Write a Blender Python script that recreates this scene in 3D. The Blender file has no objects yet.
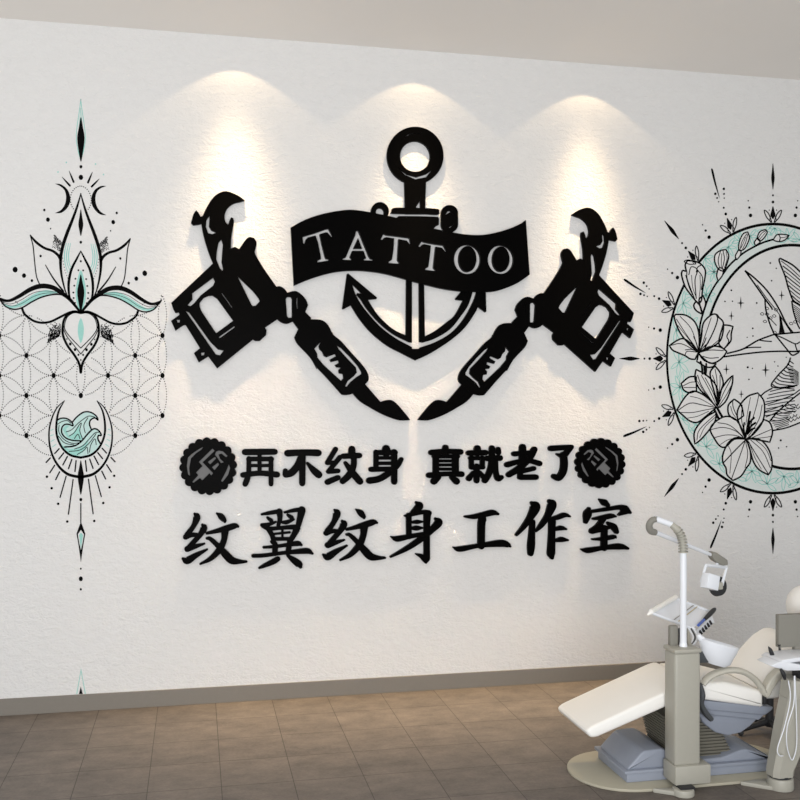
import bpy, bmesh, random
from math import *
from mathutils import Vector, Matrix
from mathutils.geometry import tessellate_polygon

random.seed(7)
SC = bpy.context.scene
COL = SC.collection

# ------------------------------------------------------------------ camera
F = 979.0                       # focal length in pixels of an 800 px frame
HY = 411.0                      # horizon row
TH = atan(205 / 979.0)          # the camera is turned this much to the right of the wall's normal
DIST, EYE, HEIGHT = 5.816, 1.703, 3.9
cT, sT = cos(TH), sin(TH)
cam = bpy.data.cameras.new('camera')
camo = bpy.data.objects.new('camera', cam)
COL.objects.link(camo)
camo.location = (0, -DIST, EYE)
camo.rotation_euler = (pi / 2, 0, -TH)
cam.sensor_width = 36
cam.lens = 36 * F / 800
cam.shift_y = (HY - 400) / 800
cam.clip_start = 0.05
SC.camera = camo

# ------------------------------------------------------------------ light and exposure
SC.view_settings.view_transform = 'Standard'
SC.view_settings.look = 'None'
SC.view_settings.gamma = 1
SC.view_settings.use_curve_mapping = False
SC.view_settings.exposure = -0.06
W = bpy.data.worlds.new('world')
SC.world = W
W.use_nodes = True
W.node_tree.nodes['Background'].inputs[0].default_value = (0.93, 0.97, 1.0, 1)
W.node_tree.nodes['Background'].inputs[1].default_value = 0.64


def area(name, loc, rot, sx, sy, energy, color):
    l = bpy.data.lights.new(name, 'AREA')
    l.shape = 'RECTANGLE'
    l.size, l.size_y = sx, sy
    l.energy = energy
    l.color = color
    o = bpy.data.objects.new(name, l)
    COL.objects.link(o)
    o.location = loc
    o.rotation_euler = rot
    return o


# added fill behind the camera to lift wall and ceiling, no window seen
area('added_fill_light', (-0.6, -7.8, 1.3), (radians(115), 0, radians(-5)), 5.0, 2.6, 360, (0.97, 0.98, 1.0))

SPOT_X = (0.23, 1.311, 2.412)
SPOT_OFF, SPOT_Z = 0.23, 3.885
SPOT_POWER = 2.05


def downlight(x):
    l = bpy.data.lights.new('wall_downlight', 'SPOT')
    l.energy = SPOT_POWER
    l.color = (1.0, 0.73, 0.42)
    l.spot_size = radians(104)
    l.spot_blend = 0.12
    l.shadow_soft_size = 0.006
    l.use_nodes = True
    nt = l.node_tree
    em = [n for n in nt.nodes if n.type == 'EMISSION'][0]
    tc = nt.nodes.new('ShaderNodeTexCoord')
    sp = nt.nodes.new('ShaderNodeSeparateXYZ')
    nt.links.new(tc.outputs['Normal'], sp.inputs[0])

    def m(op, a, b=None):
        n = nt.nodes.new('ShaderNodeMath')
        n.operation = op
        for i, v in enumerate((a, b)):
            if v is None:
                continue
            if isinstance(v, (int, float)):
                n.inputs[i].default_value = v
            else:
                nt.links.new(v, n.inputs[i])
        return n.outputs[0]
    # candle-power curve of a narrow downlight with a wide weak skirt
    c2 = m('MULTIPLY', sp.outputs[2], sp.outputs[2])
    s2 = m('MAXIMUM', m('SUBTRACT', 1.0, c2), 0.0)
    core = m('MULTIPLY', m('EXPONENT', m('MULTIPLY', s2, -22.0)), 350.0)
    nt.links.new(m('ADD', core, 2.0), em.inputs['Strength'])
    o = bpy.data.objects.new('wall_downlight', l)
    COL.objects.link(o)
    o.location = (x, -SPOT_OFF, SPOT_Z)
    return o


for sx_ in SPOT_X:
    downlight(sx_)

# ------------------------------------------------------------------ pixel -> place
def ray(px, py):
    a = (px - 400) / F
    b = (HY - py) / F
    return (cT * a + sT, -sT * a + cT, b)


def onwall(px, py, t=0.0):
    r = ray(px, py)
    k = (DIST - t) / r[1]
    return (r[0] * k, EYE + r[2] * k)


def mirror_about(px):
    ax = onwall(px, 300)[0]

    def f(qx, qy, t=0.0):
        x, z = onwall(qx, qy, t)
        return (2 * ax - x, z)
    return f


# ------------------------------------------------------------------ materials
def nodes_of(name):
    m = bpy.data.materials.new(name)
    m.use_nodes = True
    return m, m.node_tree, m.node_tree.nodes['Principled BSDF']


def setp(b, color=None, rough=0.5, metal=0.0, spec=0.5, coat=0.0):
    if color is not None:
        b.inputs['Base Color'].default_value = (*color, 1)
    b.inputs['Roughness'].default_value = rough
    b.inputs['Metallic'].default_value = metal
    b.inputs['Specular IOR Level'].default_value = spec
    b.inputs['Coat Weight'].default_value = coat


def mat(name, color, rough=0.5, metal=0.0, spec=0.5, coat=0.0, var=0.03, scale=30.0, bump=0.0):
    """a plain procedural finish with slight mottling"""
    m, nt, b = nodes_of(name)
    setp(b, color, rough, metal, spec, coat)
    g = nt.nodes.new('ShaderNodeNewGeometry')
    n = nt.nodes.new('ShaderNodeTexNoise')
    n.inputs['Scale'].default_value = scale
    n.inputs['Detail'].default_value = 4
    nt.links.new(g.outputs['Position'], n.inputs['Vector'])
    r = nt.nodes.new('ShaderNodeMapRange')
    r.inputs['To Min'].default_value = 1 - var
    r.inputs['To Max'].default_value = 1 + var
    nt.links.new(n.outputs['Fac'], r.inputs['Value'])
    mx = nt.nodes.new('ShaderNodeVectorMath')
    mx.operation = 'SCALE'
    mx.inputs[0].default_value = color
    nt.links.new(r.outputs[0], mx.inputs['Scale'])
    nt.links.new(mx.outputs[0], b.inputs['Base Color'])
    if bump:
        bp = nt.nodes.new('ShaderNodeBump')
        bp.inputs['Strength'].default_value = bump
        bp.inputs['Distance'].default_value = 0.002
        nt.links.new(n.outputs['Fac'], bp.inputs['Height'])
        nt.links.new(bp.outputs[0], b.inputs['Normal'])
    return m


def plaster(name, color, depth):
    m, nt, b = nodes_of(name)
    setp(b, color, 1.0, spec=0.0)
    g = nt.nodes.new('ShaderNodeNewGeometry')
    mp = nt.nodes.new('ShaderNodeMapping')
    mp.inputs['Scale'].default_value = (0.72, 1, 1.25)
    nt.links.new(g.outputs['Position'], mp.inputs['Vector'])
    n1 = nt.nodes.new('ShaderNodeTexNoise')
    n1.inputs['Scale'].default_value = 26
    n1.inputs['Detail'].default_value = 5
    n1.inputs['Roughness'].default_value = 0.62
    n1.inputs['Distortion'].default_value = 0.6
    nt.links.new(mp.outputs[0], n1.inputs['Vector'])
    n2 = nt.nodes.new('ShaderNodeTexNoise')
    n2.inputs['Scale'].default_value = 90
    n2.inputs['Detail'].default_value = 3
    nt.links.new(mp.outputs[0], n2.inputs['Vector'])
    ad = nt.nodes.new('ShaderNodeMath')
    ad.operation = 'MULTIPLY_ADD'
    nt.links.new(n2.outputs['Fac'], ad.inputs[0])
    ad.inputs[1].default_value = 0.35
    nt.links.new(n1.outputs['Fac'], ad.inputs[2])
    bp = nt.nodes.new('ShaderNodeBump')
    bp.inputs['Strength'].default_value = 0.85
    bp.inputs['Distance'].default_value = depth
    nt.links.new(ad.outputs[0], bp.inputs['Height'])
    nt.links.new(bp.outputs[0], b.inputs['Normal'])
    r = nt.nodes.new('ShaderNodeMapRange')
    r.inputs['To Min'].default_value = 0.96
    r.inputs['To Max'].default_value = 1.04
    nt.links.new(n1.outputs['Fac'], r.inputs['Value'])
    mx = nt.nodes.new('ShaderNodeVectorMath')
    mx.operation = 'SCALE'
    mx.inputs[0].default_value = color
    nt.links.new(r.outputs[0], mx.inputs['Scale'])
    nt.links.new(mx.outputs[0], b.inputs['Base Color'])
    return m


def tiles(name):
    m, nt, b = nodes_of(name)
    setp(b, None, 0.5, spec=0.25)
    L = nt.links.new

    def mth(op, x, y=None, z=None):
        n = nt.nodes.new('ShaderNodeMath')
        n.operation = op
        for i, v in enumerate((x, y, z)):
            if v is None:
                continue
            if isinstance(v, (int, float)):
                n.inputs[i].default_value = v
            else:
                L(v, n.inputs[i])
        return n.outputs[0]
    g = nt.nodes.new('ShaderNodeNewGeometry')
    sp = nt.nodes.new('ShaderNodeSeparateXYZ')
    L(g.outputs['Position'], sp.inputs[0])
    P_ = 0.3265

    def joint(axis, off, half):
        u = mth('ADD', mth('DIVIDE', mth('ADD', axis, off), P_), 200.0)
        f = mth('FRACT', u)
        d = mth('MULTIPLY', mth('MINIMUM', f, mth('SUBTRACT', 1.0, f)), P_)
        return mth('SUBTRACT', 1.0, mth('MINIMUM', mth('DIVIDE', d, half), 1.0)), mth('FLOOR', u)
    jx, ix = joint(sp.outputs[0], 0.862, 0.0026)
    jy, iy = joint(sp.outputs[1], 0.0, 0.0036)
    jt = mth('MAXIMUM', mth('MULTIPLY', jx, 1.6), mth('MULTIPLY', jy, 1.1))
    jt = mth('MINIMUM', jt, 0.9)
    mp = nt.nodes.new('ShaderNodeMapping')
    mp.inputs['Scale'].default_value = (0.75, 1.25, 1)
    L(g.outputs['Position'], mp.inputs['Vector'])
    n = nt.nodes.new('ShaderNodeTexNoise')
    n.inputs['Scale'].default_value = 6.5
    n.inputs['Detail'].default_value = 12
    n.inputs['Roughness'].default_value = 0.78
    L(mp.outputs[0], n.inputs['Vector'])
    wn = nt.nodes.new('ShaderNodeTexWhiteNoise')
    wn.noise_dimensions = '2D'
    cb = nt.nodes.new('ShaderNodeCombineXYZ')
    L(ix, cb.inputs[0])
    L(iy, cb.inputs[1])
    L(cb.outputs[0], wn.inputs['Vector'])
    fine = nt.nodes.new('ShaderNodeTexNoise')
    fine.inputs['Scale'].default_value = 95
    fine.inputs['Detail'].default_value = 3
    L(mp.outputs[0], fine.inputs['Vector'])
    base = mth('MULTIPLY_ADD', mth('SUBTRACT', fine.outputs['Fac'], 0.5), 0.30, n.outputs['Fac'])
    f = mth('MULTIPLY_ADD', mth('SUBTRACT', wn.outputs['Value'], 0.5), 0.07, base)
    cr = nt.nodes.new('ShaderNodeValToRGB')
    cr.color_ramp.elements[0].position = 0.28
    cr.color_ramp.elements[0].color = (0.088, 0.076, 0.068, 1)
    cr.color_ramp.elements[1].position = 0.74
    cr.color_ramp.elements[1].color = (0.222, 0.189, 0.161, 1)
    L(f, cr.inputs[0])
    gm = nt.nodes.new('ShaderNodeMix')
    gm.data_type = 'RGBA'
    L(jt, gm.inputs[0])
    L(cr.outputs[0], gm.inputs[6])
    gm.inputs[7].default_value = (0.045, 0.037, 0.031, 1)
    L(gm.outputs[2], b.inputs['Base Color'])
    return m


M_WALL = plaster('wall_plaster', (0.76, 0.75, 0.735), 0.0085)
M_CEIL = mat('ceiling_paint', (0.92, 0.88, 0.83), 0.9, spec=0.1, var=0.01, scale=3)
M_FLOOR = tiles('floor_tiles')
M_BASE = mat('baseboard_paint', (0.225, 0.205, 0.178), 0.6, spec=0.2, var=0.03, scale=60)
M_BLACK = mat('black_acrylic', (0.0020, 0.0019, 0.0019), 0.28, spec=0.012, var=0.05)
M_RECESS = mat('grey_recess', (0.17, 0.167, 0.165), 0.5, spec=0.2, var=0.05)
M_INK = mat('black_ink', (0.004, 0.0038, 0.0038), 0.8, spec=0.03, var=0.2, scale=200)
M_TEAL = mat('teal_ink', (0.24, 0.60, 0.53), 0.8, spec=0.05, var=0.12, scale=160)
M_TEAL_MID = mat('mid_teal_ink', (0.34, 0.63, 0.57), 0.8, spec=0.05, var=0.12, scale=160)
M_WAVE = mat('wave_teal_ink', (0.53, 0.70, 0.665), 0.8, spec=0.05, var=0.1, scale=60)
M_TEAL_PALE = mat('pale_teal_ink', (0.675, 0.73, 0.705), 0.8, spec=0.05, var=0.06, scale=120)
M_CREAM = mat('cream_upholstery', (0.91, 0.89, 0.845), 0.42, spec=0.35, var=0.02, scale=14)
M_SHELL = mat('beige_grey_plastic', (0.40, 0.385, 0.33), 0.4, spec=0.35, var=0.03, scale=50)
M_ARM = mat('light_beige_plastic', (0.54, 0.515, 0.44), 0.4, spec=0.35, var=0.03, scale=50)
M_BAND = mat('dark_beige_plastic', (0.30, 0.29, 0.25), 0.45, spec=0.3, var=0.03, scale=50)
M_BLUE = mat('blue_grey_plastic', (0.275, 0.30, 0.358), 0.4, spec=0.4, var=0.04, scale=20)
M_WHITE = mat('white_enamel', (0.80, 0.82, 0.86), 0.25, spec=0.5, var=0.01)
M_PLATE = mat('tan_base_plate', (0.44, 0.41, 0.32), 0.45, spec=0.3, var=0.04, scale=20)
M_BELLOWS = mat('bellows_rubber', (0.17, 0.16, 0.13), 0.7, spec=0.2, var=0.08, scale=60)
M_DARK = mat('dark_rubber', (0.025, 0.025, 0.027), 0.5, spec=0.3, var=0.1)
M_CHARCOAL = mat('charcoal_plastic', (0.07, 0.075, 0.08), 0.45, spec=0.3, var=0.06)
M_TAUPE = mat('taupe_plastic', (0.235, 0.225, 0.195), 0.5, spec=0.25, var=0.03)
M_HANDLE = mat('blue_handle', (0.06, 0.12, 0.42), 0.4, var=0.05)
M_BRASS = mat('brass_rail', (0.55, 0.42, 0.15), 0.35, metal=0.6, var=0.05)


# ------------------------------------------------------------------ object helpers
def root_loc(o):
    v = Vector((0, 0, 0))
    while o is not None:
        v += Vector(o.location)
        o = o.parent
    return v


def obj(name, bm, material, parent=None, smooth=False, origin=None):
    """link a bmesh given in world coordinates as ONE mesh object"""
    if parent is not None:
        bmesh.ops.translate(bm, verts=bm.verts, vec=-root_loc(parent))
    elif origin is not None:
        bmesh.ops.translate(bm, verts=bm.verts, vec=-Vector(origin))
    me = bpy.data.meshes.new(name)
    bm.to_mesh(me)
    bm.free()
    mats = material if isinstance(material, (list, tuple)) else [material]
    for x in mats:
        me.materials.append(x)
    if smooth:
        me.polygons.foreach_set('use_smooth', [True] * len(me.polygons))
        try:
            me.set_sharp_from_angle(angle=radians(38))
        except Exception:
            pass
    o = bpy.data.objects.new(name, me)
    COL.objects.link(o)
    if parent is not None:
        o.parent = parent
    elif origin is not None:
        o.location = origin
    return o


def thing(name, label, cat, loc, group=None):
    o = bpy.data.objects.new(name, None)
    o.empty_display_size = 0.1
    COL.objects.link(o)
    o.location = loc
    return tag(o, label, cat, group)


def tag(o, label, cat, group=None):
    o['label'] = label
    o['category'] = cat
    if group:
        o['group'] = group
    return o


def struct(o):
    o['kind'] = 'structure'
    return o


def NB():
    return bmesh.new()


# ------------------------------------------------------------------ flat work on the wall
def smooth_pts(pts, closed=False, n=5):
    """Catmull-Rom through 2-D or wider tuples"""
    P = [tuple(p) for p in pts]
    m = len(P)
    if m < 3:
        if m == 2 and n > 1:
            return [tuple(a + (b - a) * i / n for a, b in zip(P[0], P[1])) for i in range(n + 1)]
        return P
    out = []
    rng = range(m) if closed else range(m - 1)
    for i in rng:
        if closed:
            p0, p1, p2, p3 = P[i - 1], P[i], P[(i + 1) % m], P[(i + 2) % m]
        else:
            p1, p2 = P[i], P[i + 1]
            p0 = P[i - 1] if i > 0 else tuple(2 * a - b for a, b in zip(p1, p2))
            p3 = P[i + 2] if i + 2 < m else tuple(2 * b - a for a, b in zip(p1, p2))
        for j in range(n):
            t = j / n
            out.append(tuple(0.5 * (2 * b + (c - a) * t + (2 * a - 5 * b + 4 * c - d) * t * t
                                    + (3 * b - a - 3 * c + d) * t ** 3)
                             for a, b, c, d in zip(p0, p1, p2, p3)))
    if not closed:
        out.append(P[-1])
    return out


def smooth_corner(pts, n=4, ang=48):
    """closed loop: rounds soft bends, keeps sharp corners and long straight edges"""
    m = len(pts)
    sharp = []
    for i in range(m):
        a = Vector(pts[i][:2]) - Vector(pts[i - 1][:2])
        b = Vector(pts[(i + 1) % m][:2]) - Vector(pts[i][:2])
        d = abs(degrees(a.angle_signed(b))) if a.length > 1e-6 and b.length > 1e-6 else 0
        sharp.append(d > ang)
    if not any(sharp):
        return smooth_pts(pts, True, n)
    s0 = sharp.index(True)
    seq = [(s0 + k) % m for k in range(m)] + [s0]
    out, cur = [], [pts[s0]]
    for k in seq[1:]:
        cur.append(pts[k])
        if sharp[k]:
            out += smooth_pts(cur, False, n)[:-1]
            cur = [pts[k]]
    return out


def cv(pts, ox, oy, s):
    """zoomed-view measurements to photo pixels"""
    return [(ox + p[0] / s, oy + p[1] / s) + tuple(w / s for w in p[2:]) for p in pts]


def plate(bm, loops, t0, t1, mp=onwall):
    """prism standing on the wall between offsets t0 and t1, outline and holes in photo pixels"""
    L = [[mp(p[0], p[1], t1) for p in lp] for lp in loops]
    tris = tessellate_polygon([[Vector((x, z, 0)) for x, z in lp] for lp in L])
    flat = [p for lp in L for p in lp]
    fv = [bm.verts.new((x, -t1, z)) for x, z in flat]
    bv = [bm.verts.new((x, -t0, z)) for x, z in flat]
    for t in tris:
        try:
            bm.faces.new([fv[i] for i in t])
            bm.faces.new([bv[i] for i in reversed(t)])
        except ValueError:
            pass
    k = 0
    for lp in L:
        n = len(lp)
        for i in range(n):
            j = (i + 1) % n
            try:
                bm.faces.new((fv[k + i], fv[k + j], bv[k + j], bv[k + i]))
            except ValueError:
                pass
        k += n


def fin(bm):
    bmesh.ops.recalc_face_normals(bm, faces=bm.faces)
    return bm


def rib(bm, pts, w, t0, t1, mp=onwall, taper=None, n=5, smooth=True, cap=True):
    """a drawn stroke: pts (x, y[, width]) in photo pixels"""
    P = [p if len(p) > 2 else (p[0], p[1], w) for p in pts]
    if smooth:
        P = smooth_pts(P, False, n)
    P2 = [P[0]]
    for p in P[1:]:
        if hypot(p[0] - P2[-1][0], p[1] - P2[-1][1]) > 1e-4:
            P2.append(p)
    P = P2
    m = len(P)
    if m < 2:
        return
    if taper:
        Q = []
        for i, (x, y, ww) in enumerate(P):
            u = i / (m - 1)
            f = 1.0
            if taper in ('both', 'start'):
                f *= min(1, 0.12 + 0.88 * u / 0.35)
            if taper in ('both', 'end'):
                f *= min(1, 0.12 + 0.88 * (1 - u) / 0.35)
            Q.append((x, y, ww * f))
        P = Q
    left, right = [], []
    for i in range(m):
        a = P[max(0, i - 1)]
        b = P[min(m - 1, i + 1)]
        dx, dy = b[0] - a[0], b[1] - a[1]
        l = hypot(dx, dy) or 1
        nx, ny = -dy / l, dx / l
        h = max(P[i][2], 0.05) / 2
        left.append((P[i][0] + nx * h, P[i][1] + ny * h))
        right.append((P[i][0] - nx * h, P[i][1] - ny * h))

    def arc(c, d, h):
        # half circle at an end, from right to left, bulging along d
        a0 = atan2(d[1], d[0])
        return [(c[0] + cos(a0 + q) * h, c[1] + sin(a0 + q) * h) for q in (-0.9, -0.45, 0, 0.45, 0.9)]
    poly = []
    strip = []
    for l_, r_ in zip(left, right):
        strip.append((l_, r_))
    rows = []
    for l_, r_ in strip:
        a, b = mp(*l_, t1), mp(*r_, t1)
        rows.append((bm.verts.new((a[0], -t1, a[1])), bm.verts.new((b[0], -t1, b[1]))))
    for (a, b), (c, d) in zip(rows, rows[1:]):
        bm.faces.new((a, b, d, c))
    ring = [r[0] for r in rows]
    endc = []
    if cap and P[-1][2] > 0.8:
        d = (P[-1][0] - P[-2][0], P[-1][1] - P[-2][1])
        endc = [bm.verts.new((q[0], -t1, q[1])) for q in
                (mp(*p, t1) for p in reversed(arc(P[-1], d, P[-1][2] / 2)))]
        bm.faces.new([rows[-1][1], rows[-1][0]] + endc)
    startc = []
    if cap and P[0][2] > 0.8:
        d = (P[0][0] - P[1][0], P[0][1] - P[1][1])
        startc = [bm.verts.new((q[0], -t1, q[1])) for q in
                  (mp(*p, t1) for p in reversed(arc(P[0], d, P[0][2] / 2)))]
        bm.faces.new([rows[0][0], rows[0][1]] + startc)
    ring = [r[0] for r in rows] + endc + [r[1] for r in reversed(rows)] + startc
    back = [bm.verts.new((v.co.x, -t0, v.co.z)) for v in ring]
    k = len(ring)
    for i in range(k):
        j = (i + 1) % k
        bm.faces.new((ring[i], ring[j], back[j], back[i]))


def ellipse(cx, cy, rx, ry, n=24, a0=0.0):
    return [(cx + rx * cos(a0 + 2 * pi * i / n), cy + ry * sin(a0 + 2 * pi * i / n)) for i in range(n)]


def dot(bm, x, y, r, t1=0.0012, mp=onwall, n=8, ry=None, t0=0.0):
    plate(bm, [ellipse(x, y, r, ry or r, n)], t0, t1, mp)


# ------------------------------------------------------------------ solid helpers
def box(bm, x0, x1, y0, y1, z0, z1, bev=0.0, seg=2):
    m = Matrix.Translation(((x0 + x1) / 2, (y0 + y1) / 2, (z0 + z1) / 2)) @ \
        Matrix.Diagonal((abs(x1 - x0), abs(y1 - y0), abs(z1 - z0), 1))
    g = bmesh.ops.create_cube(bm, size=1, matrix=m)
    if bev:
        es = list({e for v in g['verts'] for e in v.link_edges})
        bmesh.ops.bevel(bm, geom=es, offset=bev, segments=seg, profile=0.5, affect='EDGES')


def prism(bm, prof, y0, y1, bev=0.0, seg=3, y0s=None):
    """profile of (x, z) extruded along y"""
    a = [bm.verts.new((x, y0, z)) for x, z in prof]
    b = [bm.verts.new((x, y1, z)) for x, z in prof]
    fs = [bm.faces.new(a), bm.faces.new(list(reversed(b)))]
    n = len(prof)
    for i in range(n):
        j = (i + 1) % n
        fs.append(bm.faces.new((a[j], a[i], b[i], b[j])))
    bmesh.ops.recalc_face_normals(bm, faces=fs)
    if bev:
        es = list({e for f in fs for e in f.edges})
        bmesh.ops.bevel(bm, geom=es, offset=bev, segments=seg, profile=0.5, affect='EDGES')


def slab(bm, outline, z0, z1, bev=0.0, seg=2):
    """outline of (x, y) extruded in z"""
    a = [bm.verts.new((x, y, z0)) for x, y in outline]
    b = [bm.verts.new((x, y, z1)) for x, y in outline]
    fs = [bm.faces.new(list(reversed(a))), bm.faces.new(b)]
    n = len(outline)
    for i in range(n):
        j = (i + 1) % n
        fs.append(bm.faces.new((a[i], a[j], b[j], b[i])))
    bmesh.ops.recalc_face_normals(bm, faces=fs)
    if bev:
        es = list(fs[0].edges) + list(fs[1].edges)
        bmesh.ops.bevel(bm, geom=es, offset=bev, segments=seg, profile=0.5, affect='EDGES')


def tube(bm, pts, rad, seg=12, n=6, smooth=True, flat=1.0, caps=True):
    """round bar along a path; pts (x, y, z) and rad a number or one per point"""
    R = rad if isinstance(rad, (list, tuple)) else [rad] * len(pts)
    P = [tuple(p) + (r,) for p, r in zip(pts, R)]
    if smooth and len(P) > 2:
        P = smooth_pts(P, False, n)
    V = [Vector(p[:3]) for p in P]
    up = None
    rings = []
    for i, v in enumerate(V):
        d = (V[min(i + 1, len(V) - 1)] - V[max(i - 1, 0)]).normalized()
        if up is None:
            up = Vector((0, 1, 0)) if abs(d.y) < 0.9 else Vector((1, 0, 0))
        a = (up - d * up.dot(d)).normalized()
        up = a
        b = d.cross(a)
        rings.append([bm.verts.new(v + (a * cos(2 * pi * k / seg) * flat + b * sin(2 * pi * k / seg)) * P[i][3])
                      for k in range(seg)])
    for r, q in zip(rings, rings[1:]):
        for k in range(seg):
            bm.faces.new((r[k], r[(k + 1) % seg], q[(k + 1) % seg], q[k]))
    if caps:
        bm.faces.new(list(reversed(rings[0])))
        bm.faces.new(rings[-1])


def ball(bm, c, rx, ry, rz, u=20, v=12, rot=None):
    m = Matrix.Translation(c) @ (rot or Matrix.Identity(4)) @ Matrix.Diagonal((rx, ry, rz, 1))
    bmesh.ops.create_uvsphere(bm, u_segments=u, v_segments=v, radius=1, matrix=m)


def cyl(bm, x, y, z0, z1, r0, r1=None, seg=28, bev=0.0):
    g = bmesh.ops.create_cone(bm, cap_ends=True, segments=seg, radius1=r0, radius2=r1 if r1 is not None else r0,
                              depth=z1 - z0, matrix=Matrix.Translation((x, y, (z0 + z1) / 2)))
    if bev:
        es = [e for e in {e for v in g['verts'] for e in v.link_edges} if len([f for f in e.link_faces if len(f.verts) > 4]) == 1]
        bmesh.ops.bevel(bm, geom=es, offset=bev, segments=2, profile=0.5, affect='EDGES')


# ================================================================== the room
bm = NB(); box(bm, -4.0, 7.5, 0.0, 0.15, -0.1, 4.0)
struct(obj('wall_back', bm, M_WALL))
bm = NB(); box(bm, -4.0, 7.5, -6.6, 0.0, -0.1, 0.0)
struct(obj('floor', bm, M_FLOOR))
bm = NB(); box(bm, -4.0, 7.5, -6.6, 0.0, HEIGHT, 4.0)
struct(obj('ceiling', bm, M_CEIL))
bm = NB(); box(bm, -4.0, 7.5, -0.012, 0.0, 0.0, 0.094, 0.002)
struct(obj('baseboard_back', bm, M_BASE))

# ================================================================== the anchor emblem
axc = onwall(415, 250)
anchor = thing('anchor_sign', 'large black raised anchor with a waving banner reading TATTOO cut out of it', 'sign',
               (axc[0], 0, axc[1]))
T = 0.024
# ring and shank
bm = NB()
ro = ellipse(415.3, 155.4, 28.3, 28.7, 64)
neck_l, neck_r = 405.4, 424.9
ring_out = [p for p in ro if not (p[1] > 180 and neck_l < p[0] < neck_r)]
# start the loop at the neck's right foot
ang = sorted(ring_out, key=lambda p: (atan2(p[1] - 155.4, p[0] - 415.3) - pi / 2) % (2 * pi))
loop = [(neck_r, 214), (neck_l, 214)] + ang
hole = ellipse(415.2, 156.4, 15.0, 15.4, 40)
slit = cv([(248, 376), (268, 400), (300, 432), (370, 462), (440, 448), (480, 400), (445, 425), (380, 446), (315, 428)], 360, 110, 6.667)
top = cv([(298, 180), (325, 160), (360, 151), (405, 157), (405, 161), (360, 156), (327, 165)], 360, 110, 6.667)
notch = cv([(402, 570), (395, 615), (374, 645), (385, 672), (403, 668)], 360, 110, 6.667)
plate(bm, [loop, hole, slit, top, notch], 0, T)
obj('anchor_ring', fin(bm), M_BLACK, anchor)
# stock: two bars, the small hoop and the capsule
bm = NB()
plate(bm, [smooth_pts(cv([(212, 675), (222, 653), (300, 651), (430, 654), (518, 659), (528, 678), (518, 697), (420, 692), (222, 690)], 360, 110, 6.667), True, 3)], 0, T - 0.0006)
plate(bm, [cv([(235, 725), (258, 707), (400, 708), (518, 712), (527, 722), (526, 765), (505, 776), (490, 792), (235, 800)], 360, 110, 6.667)], 0, T - 0.0009)
obj('anchor_stock', fin(bm), M_BLACK, anchor)
bm = NB()
a = [(133 + 60 * cos(q), 676 + 62 * sin(q)) for q in [pi * 1.18 * -1 + i * (pi * 1.36) / 16 for i in range(17)]]
b = [(133 + 27 * cos(q), 682 + 28 * sin(q)) for q in [pi * 0.18 - i * (pi * 1.36) / 16 for i in range(17)]]
plate(bm, [cv(a + b, 360, 110, 6.667)], 0, T - 0.001)
obj('anchor_hoop', fin(bm), M_BLACK, anchor)
bm = NB()
cap_ = [(275 + 52 * cos(q), 142 + 50 * sin(q)) for q in [pi + i * pi / 12 for i in range(13)]] + \
       [(275 + 52 * cos(q), 212 + 50 * sin(q)) for q in [i * pi / 12 for i in range(13)]]
h1 = [(250, 152), (262, 132), (278, 127), (300, 152), (294, 152), (277, 136), (260, 146)]
h2 = [(252, 212), (275, 228), (296, 214), (276, 235)]
plate(bm, [cv(cap_, 405, 190, 6.154), cv(h1, 405, 190, 6.154), cv(h2, 405, 190, 6.154)], 0, T)
obj('anchor_capsule', fin(bm), M_BLACK, anchor)
# shaft and flukes
O5 = (335, 265, 5.0)
out = [(357, 50)] + [(355, 352)] + smooth_pts([(355, 352), (290, 320), (225, 262), (190, 215), (165, 174)], False, 4)[1:] + \
      [(206, 170), (211, 163), (66, 42), (60, 46), (36, 219), (42, 221), (80, 202)] + \
      smooth_pts([(80, 202), (120, 266), (180, 338), (260, 403), (330, 440), (395, 473), (410, 473), (480, 440), (580, 375), (650, 312), (700, 240), (715, 208)], False, 4)[1:] + \
      [(752, 236), (757, 232), (752, 60), (700, 50), (602, 168), (606, 174), (640, 178)] + \
      smooth_pts([(640, 178), (600, 250), (560, 285), (500, 330), (450, 356)], False, 4)[1:] + [(445, 50)]
gap = [(385, 60), (385, 388), (370, 386)] + \
      smooth_pts([(370, 386), (290, 345), (220, 288), (160, 220), (130, 174), (108, 148)], False, 4)[1:] + \
      [(112, 140), (134, 143), (85, 94)] + \
      smooth_pts([(85, 94), (104, 148), (142, 212), (220, 302), (300, 364), (385, 410)], False, 4)[1:] + [(386, 419), (421, 419), (425, 412)] + \
      smooth_pts([(425, 412), (500, 386), (580, 340), (642, 272), (692, 182), (714, 112)], False, 4)[1:] + \
      [(690, 128), (684, 150)] + \
      smooth_pts([(684, 152), (664, 205), (630, 255), (575, 322), (500, 368), (440, 388)], False, 4)[1:] + [(422, 385), (420, 60)]
bm = NB()
plate(bm, [cv(out, *O5), cv(gap, *O5)], 0, T - 0.002)
obj('anchor_flukes', fin(bm), M_BLACK, anchor)
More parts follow.
